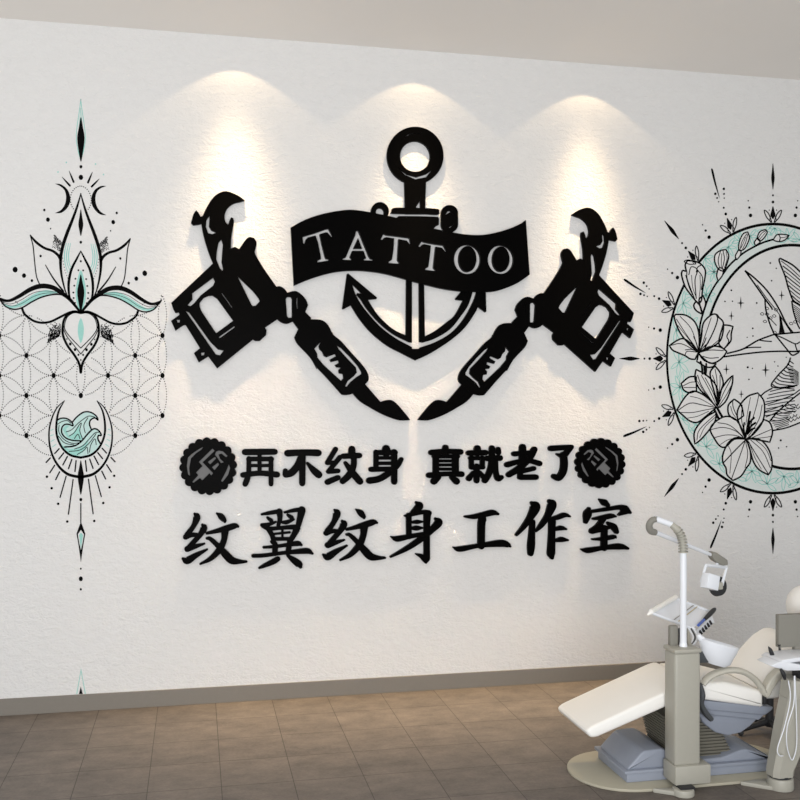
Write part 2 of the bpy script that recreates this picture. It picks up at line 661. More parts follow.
# banner with letters cut right through
S7 = (285, 190, 6.154)
S8 = (405, 190, 6.154)
topl = cv([(36, 230), (120, 185), (220, 150), (330, 128), (420, 122), (530, 138), (640, 160), (700, 176)], *S7) + \
       cv([(60, 212), (190, 240), (300, 262), (380, 274), (470, 277), (560, 262), (650, 235), (720, 202), (744, 184)], *S8)
botl = cv([(768, 520), (700, 568), (620, 604), (540, 625), (440, 627), (330, 622), (220, 605), (110, 578), (40, 560)], *S8) + \
       cv([(700, 537), (600, 512), (480, 497), (380, 497), (280, 510), (160, 545), (55, 588)], *S7)
banner = smooth_pts(topl, False, 4) + smooth_pts(botl, False, 4)
LT1 = [(108, 288), (185, 265), (255, 240), (268, 238), (294, 285), (286, 290), (262, 262), (250, 260), (213, 272), (225, 330), (243, 400), (250, 422), (268, 425), (270, 434), (200, 445), (199, 435), (222, 424), (219, 400), (203, 320), (188, 280), (140, 292), (127, 305), (122, 328), (112, 330)]
LA = [(438, 250), (450, 250), (455, 258), (515, 405), (526, 422), (542, 426), (541, 434), (485, 433), (485, 425), (500, 420), (483, 374), (414, 374), (399, 412), (411, 424), (408, 431), (355, 429), (356, 422), (374, 415), (432, 280)]
LAc = [(450, 296), (421, 360), (474, 360)]
LT2 = [(590, 304), (607, 268), (625, 277), (700, 286), (760, 294), (768, 298), (776, 333), (767, 333), (750, 312), (700, 302), (696, 370), (693, 430), (704, 446), (701, 454), (637, 449), (640, 440), (658, 430), (668, 370), (672, 298), (625, 290), (608, 296), (600, 308)]
LT3 = [(84, 346), (104, 314), (125, 322), (190, 334), (238, 340), (259, 376), (250, 380), (226, 355), (190, 349), (182, 420), (176, 478), (188, 490), (187, 499), (124, 491), (127, 482), (144, 474), (154, 400), (160, 342), (120, 333), (106, 336), (92, 352)]
loops = [banner]
for lp, c_ in ((LT1, S7), (LA, S7), (LAc, S7), (LT2, S7), (LT3, S8)):
    loops.append(cv(lp, *c_))
for cx, cy, rx, ry, ix, iy in ((384, 427, 82, 90, 54, 80), (590, 428, 80, 88, 52, 78)):
    loops.append(cv(ellipse(cx, cy, rx, ry, 36), *S8))
    loops.append(cv(ellipse(cx + 2, cy - 3, ix, iy, 36), *S8))
bm = NB()
plate(bm, loops, 0.0, 0.030)
obj('banner', fin(bm), M_BLACK, anchor)


# ================================================================== the two tattoo machines
def A(p): return cv(p, 180, 185, 7.273)
def B(p): return cv(p, 165, 265, 7.273)
def C_(p): return cv(p, 240, 270, 7.273)
def D_(p): return cv(p, 310, 330, 8.0)


frame_out = smooth_corner(
    A([(472, 112), (420, 75), (340, 45), (280, 60), (230, 105), (185, 180), (165, 225), (150, 230), (132, 198), (118, 183), (98, 212), (80, 275), (95, 292), (140, 286), (155, 280), (165, 340), (185, 420), (215, 510), (240, 570)])
    + B([(45, 275), (60, 320), (75, 348), (100, 345), (105, 362), (44, 406), (76, 477), (130, 440), (150, 436), (255, 605), (210, 640), (246, 708), (315, 665), (380, 752), (640, 542), (660, 552), (690, 552), (735, 510), (738, 475), (727, 455)])
    + C_([(272, 358), (300, 380), (340, 391), (385, 375), (425, 430), (520, 350), (475, 305), (495, 255), (480, 215), (440, 172), (400, 152), (345, 164), (322, 135), (290, 118), (265, 121)])
    + A([(625, 630), (580, 560), (545, 495), (550, 465), (557, 420), (540, 385), (510, 377), (482, 392), (430, 465), (400, 449), (370, 460), (375, 370), (392, 275), (388, 242), (372, 235), (360, 258), (350, 290), (330, 265), (325, 220), (345, 170), (390, 135), (440, 122)]), 3, 40)
frame_holes = [
    A([(215, 222), (192, 255), (188, 305), (205, 350), (235, 358), (264, 345), (228, 330), (210, 300), (213, 262)]),
    A([(300, 395), (280, 420), (267, 490), (264, 540), (290, 605), (308, 624), (313, 610), (302, 560), (306, 500), (312, 430)]),
    B([(350, 92), (198, 205), (200, 250), (163, 292), (185, 300), (210, 280), (260, 220), (350, 150), (363, 120)]),
    B([(280, 240), (252, 275), (252, 300), (265, 335), (372, 496), (496, 405), (380, 245), (345, 222), (315, 225)]),
    B([(150, 333), (370, 650), (400, 657), (425, 622), (385, 614), (330, 560), (175, 345)]),
    B([(528, 82), (630, 290), (640, 298), (658, 297), (690, 262), (680, 240), (640, 190)]),
    B([(85, 398), (92, 418), (106, 418), (108, 398)]), B([(262, 638), (264, 658), (282, 655), (288, 636)]),
    B([(411, 206), (486, 310), (490, 307), (416, 203)]), B([(392, 524), (398, 532), (508, 452), (505, 444)]),
    C_([(345, 195), (333, 210), (342, 335), (352, 348), (378, 346), (378, 210), (370, 197)]),
    C_([(413, 200), (411, 240), (416, 284), (421, 282), (418, 240), (419, 202)]),
]
grip_out = smooth_corner(
    C_([(425, 428), (395, 490), (420, 540), (510, 635), (560, 720)])
    + D_([(50, 295), (150, 400), (230, 490), (265, 520), (345, 508), (440, 435), (470, 395), (460, 340), (420, 280), (330, 180), (250, 90), (190, 40), (178, 15)])
    + C_([(672, 462), (650, 415), (620, 378), (580, 361), (518, 358), (505, 340), (410, 410)]), 3, 50)
grip_holes = [
    D_([(88, 92), (35, 150), (58, 190), (60, 220), (110, 280), (180, 345), (250, 408), (268, 385), (263, 352), (232, 347), (228, 322), (246, 302), (212, 299), (200, 280), (233, 262), (226, 243), (168, 257), (158, 237), (210, 208), (200, 193), (132, 218), (112, 207), (98, 175), (75, 152), (70, 130)]),
    D_([(213, 123), (230, 152), (300, 230), (368, 300), (375, 340), (350, 370), (300, 410), (282, 450), (295, 455), (325, 415), (375, 375), (412, 352), (411, 335), (385, 290), (320, 215), (250, 145)]),
]
needle_out = smooth_corner(D_([(335, 500), (400, 570), (480, 620), (560, 665), (640, 700), (720, 724), (795, 722), (797, 712), (740, 640), (690, 585), (650, 560), (605, 562), (565, 575), (525, 530), (435, 425)]), 3, 60)


def tattoo_machine(mp, label, px):
    c = mp(px[0], px[1])
    t = thing('tattoo_machine_sign', label, 'sign', (c[0], 0, c[1]), None)
    bm = NB(); plate(bm, [frame_out] + frame_holes, 0, T, mp); obj('machine_frame', fin(bm), M_BLACK, t)
    bm = NB(); plate(bm, [grip_out] + grip_holes, 0, T - 0.0006, mp); obj('grip', fin(bm), M_BLACK, t)
    bm = NB(); plate(bm, [needle_out], 0, T - 0.0012, mp); obj('needle_tip', fin(bm), M_BLACK, t)


tattoo_machine(onwall, 'black raised tattoo machine on the wall to the left of the anchor, pointing down right', (240, 320))
tattoo_machine(mirror_about(413.2), 'black raised tattoo machine on the wall to the right of the anchor, pointing down left', (240, 320))


# ================================================================== the lettering
def glyph(name, strokes, o, label, group, tk=0.024):
    bm = NB()
    xs, ys = [], []
    for i, st in enumerate(strokes):
        st = [(p[0], p[1], p[2] * (1.24 if group == U else 1.15)) for p in cv(st, *o)]
        xs += [p[0] for p in st]
        ys += [p[1] for p in st]
        rib(bm, st, 4, 0.0, tk - i * 0.00012, n=6)
    c = onwall(sum(xs) / len(xs), sum(ys) / len(ys))
    g = obj(name, fin(bm), M_BLACK, None, False, (c[0], 0, c[1]))
    return tag(g, label, 'letter', group)


U = 'upper line of raised characters'
LW = 'lower line of raised characters'
s9 = 8.889
glyph('sign_character', [[(80, 108, 46), (345, 105, 44)], [(112, 170, 34), (318, 170, 34)],
      [(115, 165, 34), (112, 300, 36), (97, 355, 42), (82, 392, 40)], [(312, 165, 34), (312, 392, 34)],
      [(210, 110, 30), (210, 290, 30)], [(115, 228, 24), (312, 228, 24)],
      [(62, 312, 40), (210, 296, 38), (365, 308, 44)]], (236, 440, s9),
      'small black raised character 再, first in the upper line, beside the left scalloped badge', U)
glyph('sign_character', [[(460, 118, 50), (590, 112, 46), (732, 115, 50)], [(592, 130, 46), (590, 385, 44)],
      [(572, 160, 40), (545, 232, 50), (495, 290, 52), (445, 308, 46)], [(440, 275, 36), (442, 308, 44)],
      [(638, 208, 22), (690, 268, 46), (735, 308, 54)]], (236, 440, s9),
      'small black raised character 不 with a single long upright, second in the upper line', U)
glyph('sign_character', [[(140, 82, 36), (66, 203, 34)], [(66, 205, 32), (125, 200, 28)], [(178, 155, 36), (78, 278, 32)],
      [(76, 282, 34), (162, 275, 34)], [(68, 375, 42), (162, 335, 38)],
      [(285, 82, 50), (285, 140, 52)], [(208, 145, 40), (352, 138, 40)],
      [(303, 150, 40), (300, 230, 42), (262, 310, 48), (203, 368, 42)], [(228, 205, 28), (290, 290, 48), (355, 368, 50)]],
      (320, 440, s9), 'small black raised character 纹, third in the upper line', U)
glyph('sign_character', [[(590, 80, 58), (590, 112, 62)], [(500, 112, 38), (670, 112, 38)], [(500, 108, 36), (500, 260, 36)],
      [(662, 108, 44), (662, 372, 44)], [(505, 160, 26), (655, 160, 26)], [(505, 208, 26), (655, 208, 26)],
      [(455, 262, 38), (655, 258, 34)], [(725, 172, 32), (690, 225, 40), (620, 290, 44), (530, 345, 46), (440, 362, 48)]],
      (320, 440, s9), 'small black raised character 身, fourth in the upper line, before the gap', U)
glyph('sign_character', [[(212, 105, 46), (212, 150, 50)], [(85, 148, 42), (212, 136, 36), (345, 142, 42)],
      [(125, 180, 44), (125, 330, 44)], [(300, 180, 48), (300, 330, 48)], [(108, 182, 30), (322, 182, 30)],
      [(130, 222, 22), (300, 222, 22)], [(130, 258, 22), (300, 258, 22)], [(130, 295, 22), (300, 295, 22)], [(110, 335, 26), (310, 335, 26)],
      [(64, 350, 42), (212, 338, 34), (355, 340, 42)], [(150, 368, 36), (108, 403, 50)], [(268, 368, 36), (308, 403, 50)]],
      (422, 436, s9), 'small black raised character 真, fifth in the upper line, just after the gap', U)
glyph('sign_character', [[(495, 112, 50), (495, 150, 50)], [(418, 152, 40), (568, 148, 40)], [(442, 195, 34), (442, 278, 34)],
      [(540, 195, 34), (540, 278, 34)], [(432, 198, 30), (548, 198, 30)], [(442, 282, 32), (545, 278, 32)],
      [(490, 270, 42), (488, 398, 40)], [(458, 325, 26), (420, 378, 42)], [(518, 325, 28), (548, 365, 36)],
      [(582, 200, 42), (695, 196, 44)], [(625, 108, 42), (622, 230, 42), (600, 330, 44), (562, 395, 44)],
      [(655, 230, 38), (660, 320, 38), (678, 378, 42), (708, 368, 34)], [(680, 118, 36), (682, 146, 40)]],
      (422, 436, s9), 'small black raised character 就, sixth in the upper line', U)
glyph('sign_character', [[(230, 112, 54), (230, 250, 58)], [(145, 180, 42), (330, 165, 38)],
      [(347, 135, 50), (300, 215, 54), (200, 320, 52), (92, 388, 46)],
      [(75, 288, 46), (190, 258, 40), (300, 250, 40), (398, 275, 46)], [(342, 325, 38), (230, 352, 38)],
      [(215, 300, 42), (205, 400, 42)], [(205, 414, 44), (362, 412, 46)]],
      (500, 436, 10), 'small black raised character 老, seventh in the upper line', U)
glyph('sign_character', [[(515, 125, 48), (700, 112, 40)], [(718, 110, 38), (650, 190, 50)], [(640, 190, 54), (646, 280, 58), (632, 360, 58), (590, 420, 50), (545, 405, 44)],
      [(575, 182, 18), (630, 205, 44)]], (500, 436, 10),
      'small black raised character 了, last in the upper line, touching the right badge', U)

wen = [[(186, 100, 22), (208, 132, 64), (176, 220, 44), (108, 315, 50)], [(95, 332, 46), (150, 312, 40), (208, 310, 34)],
       [(265, 212, 26), (280, 240, 60), (240, 310, 46), (130, 432, 42)], [(112, 452, 52), (180, 430, 42), (285, 398, 16)],
       [(68, 550, 24), (112, 568, 62), (200, 515, 46), (312, 455, 16)], [(408, 95, 16), (450, 125, 54), (484, 165, 42), (488, 178, 24)],
       [(308, 294, 24), (400, 273, 38), (520, 240, 54), (590, 220, 48), (622, 226, 22)],
       [(490, 268, 68), (480, 360, 52), (440, 450, 56), (350, 545, 42), (242, 602, 16)],
       [(308, 345, 22), (345, 352, 36), (430, 430, 48), (500, 510, 68), (560, 565, 66), (640, 578, 38), (705, 577, 20)]]
glyph('sign_character', wen, (176, 504, 10), 'large black brush-style raised character 纹 at the left start of the lower line', LW)
glyph('sign_character', [[(178, 105, 20), (260, 90, 34), (350, 75, 38)], [(355, 78, 56), (360, 150, 42), (342, 222, 30)], [(238, 140, 26), (272, 166, 38)],
      [(180, 213, 32), (250, 205, 32), (320, 180, 18)],
      [(408, 85, 20), (500, 65, 34), (575, 57, 38)], [(580, 62, 66), (560, 150, 54), (545, 215, 46)], [(440, 112, 26), (475, 136, 42)],
      [(388, 185, 28), (430, 183, 36), (500, 155, 18)],
      [(185, 222, 30), (250, 248, 34), (400, 238, 34), (520, 232, 44), (552, 245, 26)], [(238, 240, 46), (280, 310, 44), (295, 358, 42)],
      [(528, 255, 56), (500, 310, 48), (470, 358, 44)], [(312, 300, 20), (458, 285, 20)], [(385, 245, 20), (385, 350, 20)],
      [(292, 352, 32), (468, 350, 32)], [(278, 380, 30), (310, 405, 50), (310, 495, 48)], [(460, 372, 46), (440, 495, 46)],
      [(197, 435, 22), (300, 428, 28), (450, 408, 34), (540, 396, 46), (574, 410, 24)],
      [(92, 520, 34), (200, 516, 34), (400, 490, 32), (560, 475, 46), (640, 472, 50), (684, 495, 24)],
      [(340, 550, 44), (290, 580, 48), (200, 620, 34), (152, 642, 18)], [(440, 520, 28), (500, 565, 56), (552, 605, 62), (565, 628, 34)]],
      (244, 504, 10), 'large black brush-style raised character 翼 with many strokes, second in the lower line', LW)
wen2 = [[(176 + (p[0] - 176) * 0.965 + 4, p[1] + 2, p[2]) for p in st] for st in wen]
glyph('sign_character', wen2, (316, 500, 10), 'large black brush-style raised character 纹, third in the lower line', LW)
glyph('sign_character', [[(368, 48, 28), (398, 80, 66), (340, 140, 48), (300, 178, 32)], [(252, 180, 18), (320, 165, 34), (440, 142, 38), (488, 152, 54)],
      [(290, 175, 48), (292, 388, 46)], [(475, 162, 64), (470, 300, 54), (470, 560, 54), (468, 610, 56), (460, 645, 24)],
      [(362, 562, 14), (420, 586, 42), (455, 622, 48)], [(325, 245, 22), (375, 240, 36), (425, 238, 18)], [(325, 305, 28), (370, 302, 44), (425, 300, 18)],
      [(114, 390, 14), (170, 410, 50), (280, 390, 42), (440, 360, 34)],
      [(562, 212, 30), (590, 245, 66), (520, 320, 54), (420, 405, 52), (280, 500, 44), (108, 590, 18)]],
      (380, 498, 10), 'large black brush-style raised character 身 with a long slanting tail, fourth in the lower line', LW)
glyph('sign_character', [[(214, 168, 20), (300, 168, 42), (400, 147, 48), (490, 127, 50), (542, 140, 24)], [(388, 190, 66), (378, 250, 64), (375, 460, 62)],
      [(98, 476, 14), (160, 492, 48), (350, 458, 38), (570, 435, 62), (640, 450, 48), (664, 465, 20)]],
      (444, 500, 10), 'large black brush-style raised character 工 shaped like a capital I, fifth in the lower line', LW)
glyph('sign_character', [[(266, 92, 34), (298, 128, 84), (250, 230, 60), (180, 330, 42), (108, 410, 24)], [(270, 280, 46), (262, 400, 54), (255, 520, 64), (250, 595, 50)],
      [(442, 75, 40), (465, 108, 76), (420, 220, 54), (360, 310, 44), (302, 374, 18)], [(440, 255, 28), (520, 235, 42), (590, 211, 42), (642, 225, 18)],
      [(465, 270, 62), (462, 400, 58), (458, 520, 64), (455, 600, 66), (462, 635, 38)], [(495, 355, 28), (555, 341, 42), (605, 352, 18)],
      [(495, 470, 22), (560, 456, 46), (622, 462, 18)]],
      (506, 494, 10), 'large black brush-style raised character 作, sixth in the lower line', LW)
glyph('sign_character', [[(343, 97, 20), (385, 125, 58), (422, 152, 38)], [(235, 188, 30), (220, 240, 72), (202, 318, 38)],
      [(265, 215, 28), (400, 195, 34), (540, 175, 42), (590, 195, 76), (642, 225, 30)], [(600, 212, 58), (532, 250, 18)],
      [(278, 290, 22), (380, 275, 42), (460, 260, 42), (502, 265, 16)], [(380, 288, 46), (320, 370, 48), (262, 410, 46)],
      [(262, 415, 46), (350, 400, 36), (450, 370, 28)], [(428, 333, 30), (480, 370, 58), (508, 418, 42)], [(390, 380, 52), (385, 580, 56)],
      [(268, 495, 16), (370, 490, 34), (480, 470, 38), (502, 478, 16)], [(158, 596, 14), (220, 605, 48), (380, 580, 38), (540, 566, 54), (622, 585, 24)]],
      (566, 490, 10), 'large black brush-style raised character 室 at the right end of the lower line', LW)

# ------------------------------------------------------------------ scalloped badges
bx = (176, 438, 10.0)
bc = (322, 283)


def scallop(cx, cy, r, lobes=20, h=24, n=10):
    pts = []
    for k in range(lobes):
        for j in range(n):
            u = (k + j / n) / lobes * 2 * pi + 0.1
            q = r + h * (sin(pi * j / n) ** 0.8 if j else 0)
            pts.append((cx + q * cos(u), cy + q * sin(u)))
    return pts


badge_holes = [
    [(270, 90), (235, 108), (165, 155), (120, 195), (108, 280), (120, 365), (140, 378), (132, 300), (150, 203), (200, 153), (258, 112)],
    [(365, 106), (228, 240), (265, 280), (200, 345), (222, 372), (162, 440), (175, 448), (240, 400), (262, 425), (335, 352), (352, 376), (370, 352), (266, 243), (386, 128)],
    [(388, 190), (318, 240), (342, 264), (402, 202)], [(420, 247), (360, 292), (385, 322), (430, 268)],
    [(390, 168), (400, 138), (430, 126), (470, 135), (516, 180), (500, 192), (455, 155), (425, 165), (440, 208), (478, 242), (450, 252), (412, 195)],
    [(528, 262), (503, 330), (450, 430), (466, 440), (520, 370), (542, 300)]]


def badge(label, mirrored):
    if mirrored:
        k = 25.3 / 29.0
        f = lambda q: (600.4 - (q[0] - bc[0]) / 10 * k, 463.2 + (q[1] - bc[1]) / 10 * k)
    else:
        f = lambda q: (bx[0] + q[0] / 10, bx[1] + q[1] / 10)
    loops = [[f(p) for p in lp] for lp in [scallop(bc[0], bc[1], 266)] + badge_holes]
    bm = NB()
    plate(bm, loops, 0, 0.024)
    c = onwall(*f(bc))
    bd = tag(obj('scalloped_badge', fin(bm), M_BLACK, None, False, (c[0], 0, c[1])), label, 'badge', 'scalloped badges on the sign')
    bm = NB()
    plate(bm, [[f(p) for p in ellipse(bc[0], bc[1], 240, 240, 40)]], 0, 0.014)
    obj('recess_backing', fin(bm), M_RECESS, bd)['label'] = 'grey ground of the cut-out emblem'


badge('round black scalloped badge at the left end of the upper character line', False)
badge('round black scalloped badge at the right end of the upper character line', True)

# ================================================================== lotus mural, left of the sign
LX = 80.8
lotm = mirror_about(LX)
c = onwall(LX, 390)
lotus = thing('mural_art', 'lotus mural painted in black and teal with dotted lattice, left of the raised sign', 'mural', (c[0], 0, c[1]))
INK, FILL, WASH, BACK = 0.0014, 0.0008, 0.0011, 0.0005


def both(fn):
    fn(onwall)
    fn(lotm)


def q2(p): return cv(p, 0, 210, 7.27)
def q4(p): return cv(p, 0, 290, 7.27)
def q6(p): return cv(p, 0, 370, 7.27)
def q1(p): return cv(p, 30, 90, 6.15)
def q8(p): return cv(p, 30, 470, 6.15)


# dotted lattice of overlapping circles
bm = NB()
STEP = 40.0
KX = 27.2 / (STEP * 0.8660254)
lat = []
for i in range(-3, 4):
    x = LX + i * 27.2
    off = 0 if i % 2 == 0 else 20
    for k in range(-3, 4):
        y = 395.5 + k * STEP - off + 0.03 * (x - LX) * 0
        if abs(i) == 3 and (y < 290 or y > 425):
            continue
        if abs(i) == 2 and (y < 310 or y > 445):
            continue
        if abs(i) == 1 and (y < 330 or y > 460):
            continue
        if i == 0 and (y < 350 or y > 400):
            continue
        lat.append((x, y))


def in_lotus(x, y):
    dx = abs(x - LX)
    if y < 300 + 0.02 * dx and dx < 80:
        return True
    if dx < 58 and y < 318 - (0 if dx < 46 else (dx - 46) * 0.8):
        return True
    if dx < 18 and y < 346 or dx < 10 and y < 362:
        return True
    if (dx / 33.0) ** 2 + ((y - 437) / 42.0) ** 2 < 1:
        return True
    return False


for i, a in enumerate(lat):
    for b in lat[i + 1:]:
        ux, uy = (b[0] - a[0]) / KX, b[1] - a[1]
        if abs(hypot(ux, uy) - STEP) > 3:
            continue
        for sg in (-1, 1):
            mx_, my_ = (a[0] / KX + b[0] / KX) / 2, (a[1] + b[1]) / 2
            cx, cy = mx_ - sg * uy * 0.8660254, my_ + sg * ux * 0.8660254
            q0 = atan2(a[1] - cy, a[0] / KX - cx)
            q1_ = atan2(b[1] - cy, b[0] / KX - cx)
            d = (q1_ - q0 + pi) % (2 * pi) - pi
            n = 16
            for j in range(n):
                q = q0 + d * (j + 0.5) / n
                px, py = (cx + cos(q) * STEP) * KX, cy + sin(q) * STEP
                if in_lotus(px, py):
                    continue
                r = 0.64
                vs = [onwall(px + ex * r, py + ey * r, BACK) for ex, ey in ((-1, -.5), (-.5, 1), (1, .5), (.5, -1))]
                vv = [bm.verts.new((x, -BACK, z)) for x, z in vs]
                bm.faces.new(vv)
obj('dotted_lattice', bm, M_INK, lotus)['kind'] = 'stuff'
for x, y in lat:
    centre = abs(x - LX) < 2 and y > 390
    if (in_lotus(x, y) and not centre) or y < 330 or (abs(x - LX) < 30 and not centre and (y > 410 or y < 350)):
        continue
    node = NB()
    dot(node, x, y, 2.2, INK, ry=2.8, n=12)
    obj('lattice_node', fin(node), M_INK, lotus)

# teal washes
leaf_wash = q2([(12, 672), (60, 692), (110, 690), (190, 645), (260, 605), (330, 582), (390, 590), (440, 602), (380, 608), (300, 628), (220, 668), (150, 702), (95, 714), (45, 702)])
side_wash = q2([(486, 225), (466, 300), (474, 380), (500, 445), (508, 400), (492, 320)])
spire = [(80.9, 99), (79.2, 112), (76.3, 134), (77.5, 148), (80.9, 161)]


def f(mp):
    bm = NB(); plate(bm, [smooth_pts(leaf_wash, True, 3)], 0, WASH, mp); obj('teal_wash', fin(bm), M_TEAL_MID, lotus)
    for dx_ in (0, 2.2, 4.2):
        bm = NB(); rib(bm, [(66.4 + dx_, 243, 0.4), (64.4 + dx_, 254, 0.8), (65.2 + dx_, 264, 0.7), (68 + dx_, 273 - dx_, 0.4)], 1, 0, WASH, mp); obj('teal_stroke', fin(bm), M_TEAL, lotus)
    bm = NB(); rib(bm, spire, 0.6, 0, WASH, mp); obj('spire_outline', fin(bm), M_TEAL, lotus)
    bm = NB(); rib(bm, [(80.9, 108), (79.6, 122), (78.6, 134), (79.4, 146)], 0.35, 0, WASH, mp); obj('spire_outline', fin(bm), M_TEAL, lotus)


both(f)
halo = [(LX, 270), (LX - 3.5, 280), (LX - 5.2, 292), (LX - 4, 303), (LX, 312), (LX + 4, 303), (LX + 5.2, 292), (LX + 3.5, 280)]
for lp in (smooth_pts(halo, True, 3),
           smooth_pts([(LX, 318), (LX - 2.4, 324), (LX - 3, 331), (LX - 2, 338), (LX, 343), (LX + 2, 338), (LX + 3, 331), (LX + 2.4, 324)], True, 3),
           q8([(302, 400), (313, 385), (326, 400), (313, 485)]),
           ellipse(66.3, 162.4, 0.8, 0.9, 8), ellipse(58, 172, 0.8, 0.9, 8), ellipse(95.5, 164, 0.8, 0.9, 8), ellipse(103.5, 174.5, 0.8, 0.9, 8),
           [(81, 668), (76.3, 694), (77.2, 694), (81, 672), (84.9, 694), (85.8, 694)]):
    bm = NB(); plate(bm, [lp], 0, WASH); obj('teal_wash', fin(bm), M_TEAL_MID, lotus)

# black petal outlines
bm = NB()
petal = [(80.9, 193.5, 0.6), (77, 207, 1.5), (72.5, 219.5, 2.0), (67.5, 232, 2.4), (62.8, 246, 2.4), (60.6, 259, 2.2), (61.2, 273, 1.6), (64.4, 288, 1.0), (67.4, 296, 0.7)]
leaf_top = [(30.3, 235.2, 0.8), (35.8, 241.8, 1.8), (44, 247.8, 1.8), (52.3, 250.8, 1.8), (57.8, 254.9, 2.0), (60.5, 259.5, 2.0)]
leaf_out = [(30.3, 235.4), (33, 245.8), (34.4, 259.5), (36.4, 276), (39.9, 285)]
leaf_mid = [(45.4, 265, 0.5), (53.6, 278.8, 1.0), (63.3, 291.2, 1.3)]
wing_top = [(-2.5, 296.5, 1.0), (0, 298.9, 2.0), (8.3, 300.8, 2.0), (17.9, 296.9, 2.6), (30.3, 289.4, 3.2), (41.3, 286, 3.6), (52.3, 287.4, 3.4), (60.5, 292.2, 3.2), (68.8, 298.4, 2.6), (75, 305.5, 2), (80.5, 312.5, 1.6)]
wing_low = [(0, 300), (5.5, 306.3), (13.8, 309.3), (22, 307.7), (31.6, 302), (41.3, 297.3), (52.3, 294.6), (61.9, 294.8), (68.8, 298.5)]
wing_in1 = [(2, 301.5), (10, 304), (20, 300.5), (32, 293.5), (43, 291), (56, 292)]
wing_in2 = [(3, 303.5), (12, 306), (22, 303.4), (33, 296.8), (45, 293.2), (58, 293.2)]
low_leaf = [(22, 308.3), (24, 313.4), (27.8, 317), (34.4, 321.2), (42.6, 322.8), (50.9, 321.5), (59.1, 317.6), (67.4, 313.4), (74.3, 311.4), (80.5, 312.7)]
inner = [(80.8, 251, 0.6), (77, 258.3, 1.4), (71.5, 269.3, 1.8), (68.8, 281.5, 1.9), (68.8, 292.5, 1.6), (70.2, 299.5, 1.2)]
heart = [(80.5, 312.9), (74, 311.8), (68, 314.2), (64, 320), (62.6, 328), (63.2, 336), (67.4, 345.5), (74.3, 355), (79.1, 363.5), (80.7, 372.5)]
hv1 = [(63, 324), (66, 331.5), (71.5, 338.5), (80.7, 348)]
hv2 = [(63, 328), (67, 336.5), (72.9, 344), (80.7, 354)]
hin = [(80.5, 313), (73, 313.2), (67.5, 317), (65, 323), (64.5, 328)]
moon = q1([(153, 576), (190, 580), (230, 612), (248, 665), (236, 715), (196, 754), (153, 757), (190, 738), (215, 702), (222, 655), (212, 617), (187, 592)])


def f(mp):
    plate(bm, [smooth_corner(moon, 3, 60)], 0, INK, mp)
    for st in (petal, leaf_top, leaf_mid, wing_top, inner):
        rib(bm, [(p[0], p[1], p[2] * 1.3 + 0.2) for p in st], 1, 0, INK, mp)
    for st, w in ((leaf_out, 1.1), (wing_low, 1.5), (wing_in1, 0.5), (wing_in2, 0.5), (low_leaf, 2.3), (heart, 2.4), (hv1, 0.9), (hv2, 0.9), (hin, 0.7)):
        rib(bm, st, w, 0, INK, mp)
    for a_, b_ in (((197, 535), (245, 588)), ((240, 497), (268, 565))):
        pa, pb = q1([a_, b_])
        rib(bm, [pa + (0.4,), ((pa[0] + pb[0]) / 2, (pa[1] + pb[1]) / 2, 1.6), pb + (2.0,)], 1, 0, INK, mp)


both(f)
obj('lotus_outline', fin(bm), M_INK, lotus)

# solid drops along the axis and the loose dots
def one(name, fn, *args, **kw):
    bm = NB()
    fn(bm, *args, **kw)
    return obj(name, fin(bm), M_INK, lotus)


def drop(bm, x, y0, y1, ym, hw, t=INK, mp=onwall):
    plate(bm, [smooth_pts([(x, y0), (x - hw * 0.55, (y0 + ym) / 2), (x - hw, ym), (x - hw * 0.6, (ym * 0.45 + y1 * 0.55)), (x, y1),
                           (x + hw * 0.6, (ym * 0.45 + y1 * 0.55)), (x + hw, ym), (x + hw * 0.55, (y0 + ym) / 2)], True, 3)], 0, t, mp)


one('ink_drop', drop, 80.9, 117, 162, 138, 3.7)
one('ink_drop', drop, LX, 209, 236, 224, 2.4)
one('ink_drop', drop, LX, 274, 313, 292, 3.6)
one('ink_drop', drop, LX, 460, 495, 476, 3.1)
one('ink_drop', plate, [[(LX, 686.5), (LX - 1.9, 694), (LX + 1.9, 694)]], 0, INK)
one('pendant_line', rib, [(LX, 503.5), (LX, 524)], 1.2, 0, INK)
dia = q8([(313, 318), (300, 352), (286, 392), (298, 460), (313, 568), (328, 460), (340, 392), (326, 352)])
dih = q8([(313, 368), (294, 396), (303, 450), (313, 492), (323, 450), (332, 396)])
one('pendant_gem', plate, [dia, dih], 0, INK)
for x, y, r in ((80.9, 166.7, 1.5), (80.9, 177.3, 2.3), (LX, 242.2, 1.3), (LX, 261.2, 1.0), (LX, 499.6, 1.5), (LX, 568.7, 0.9), (LX, 578.8, 2.1), (LX, 589.3, 1.1), (LX, 360, 0.8)):
    one('ink_dot', dot, x, y, r, INK, ry=r * 1.2)
shade = NB()


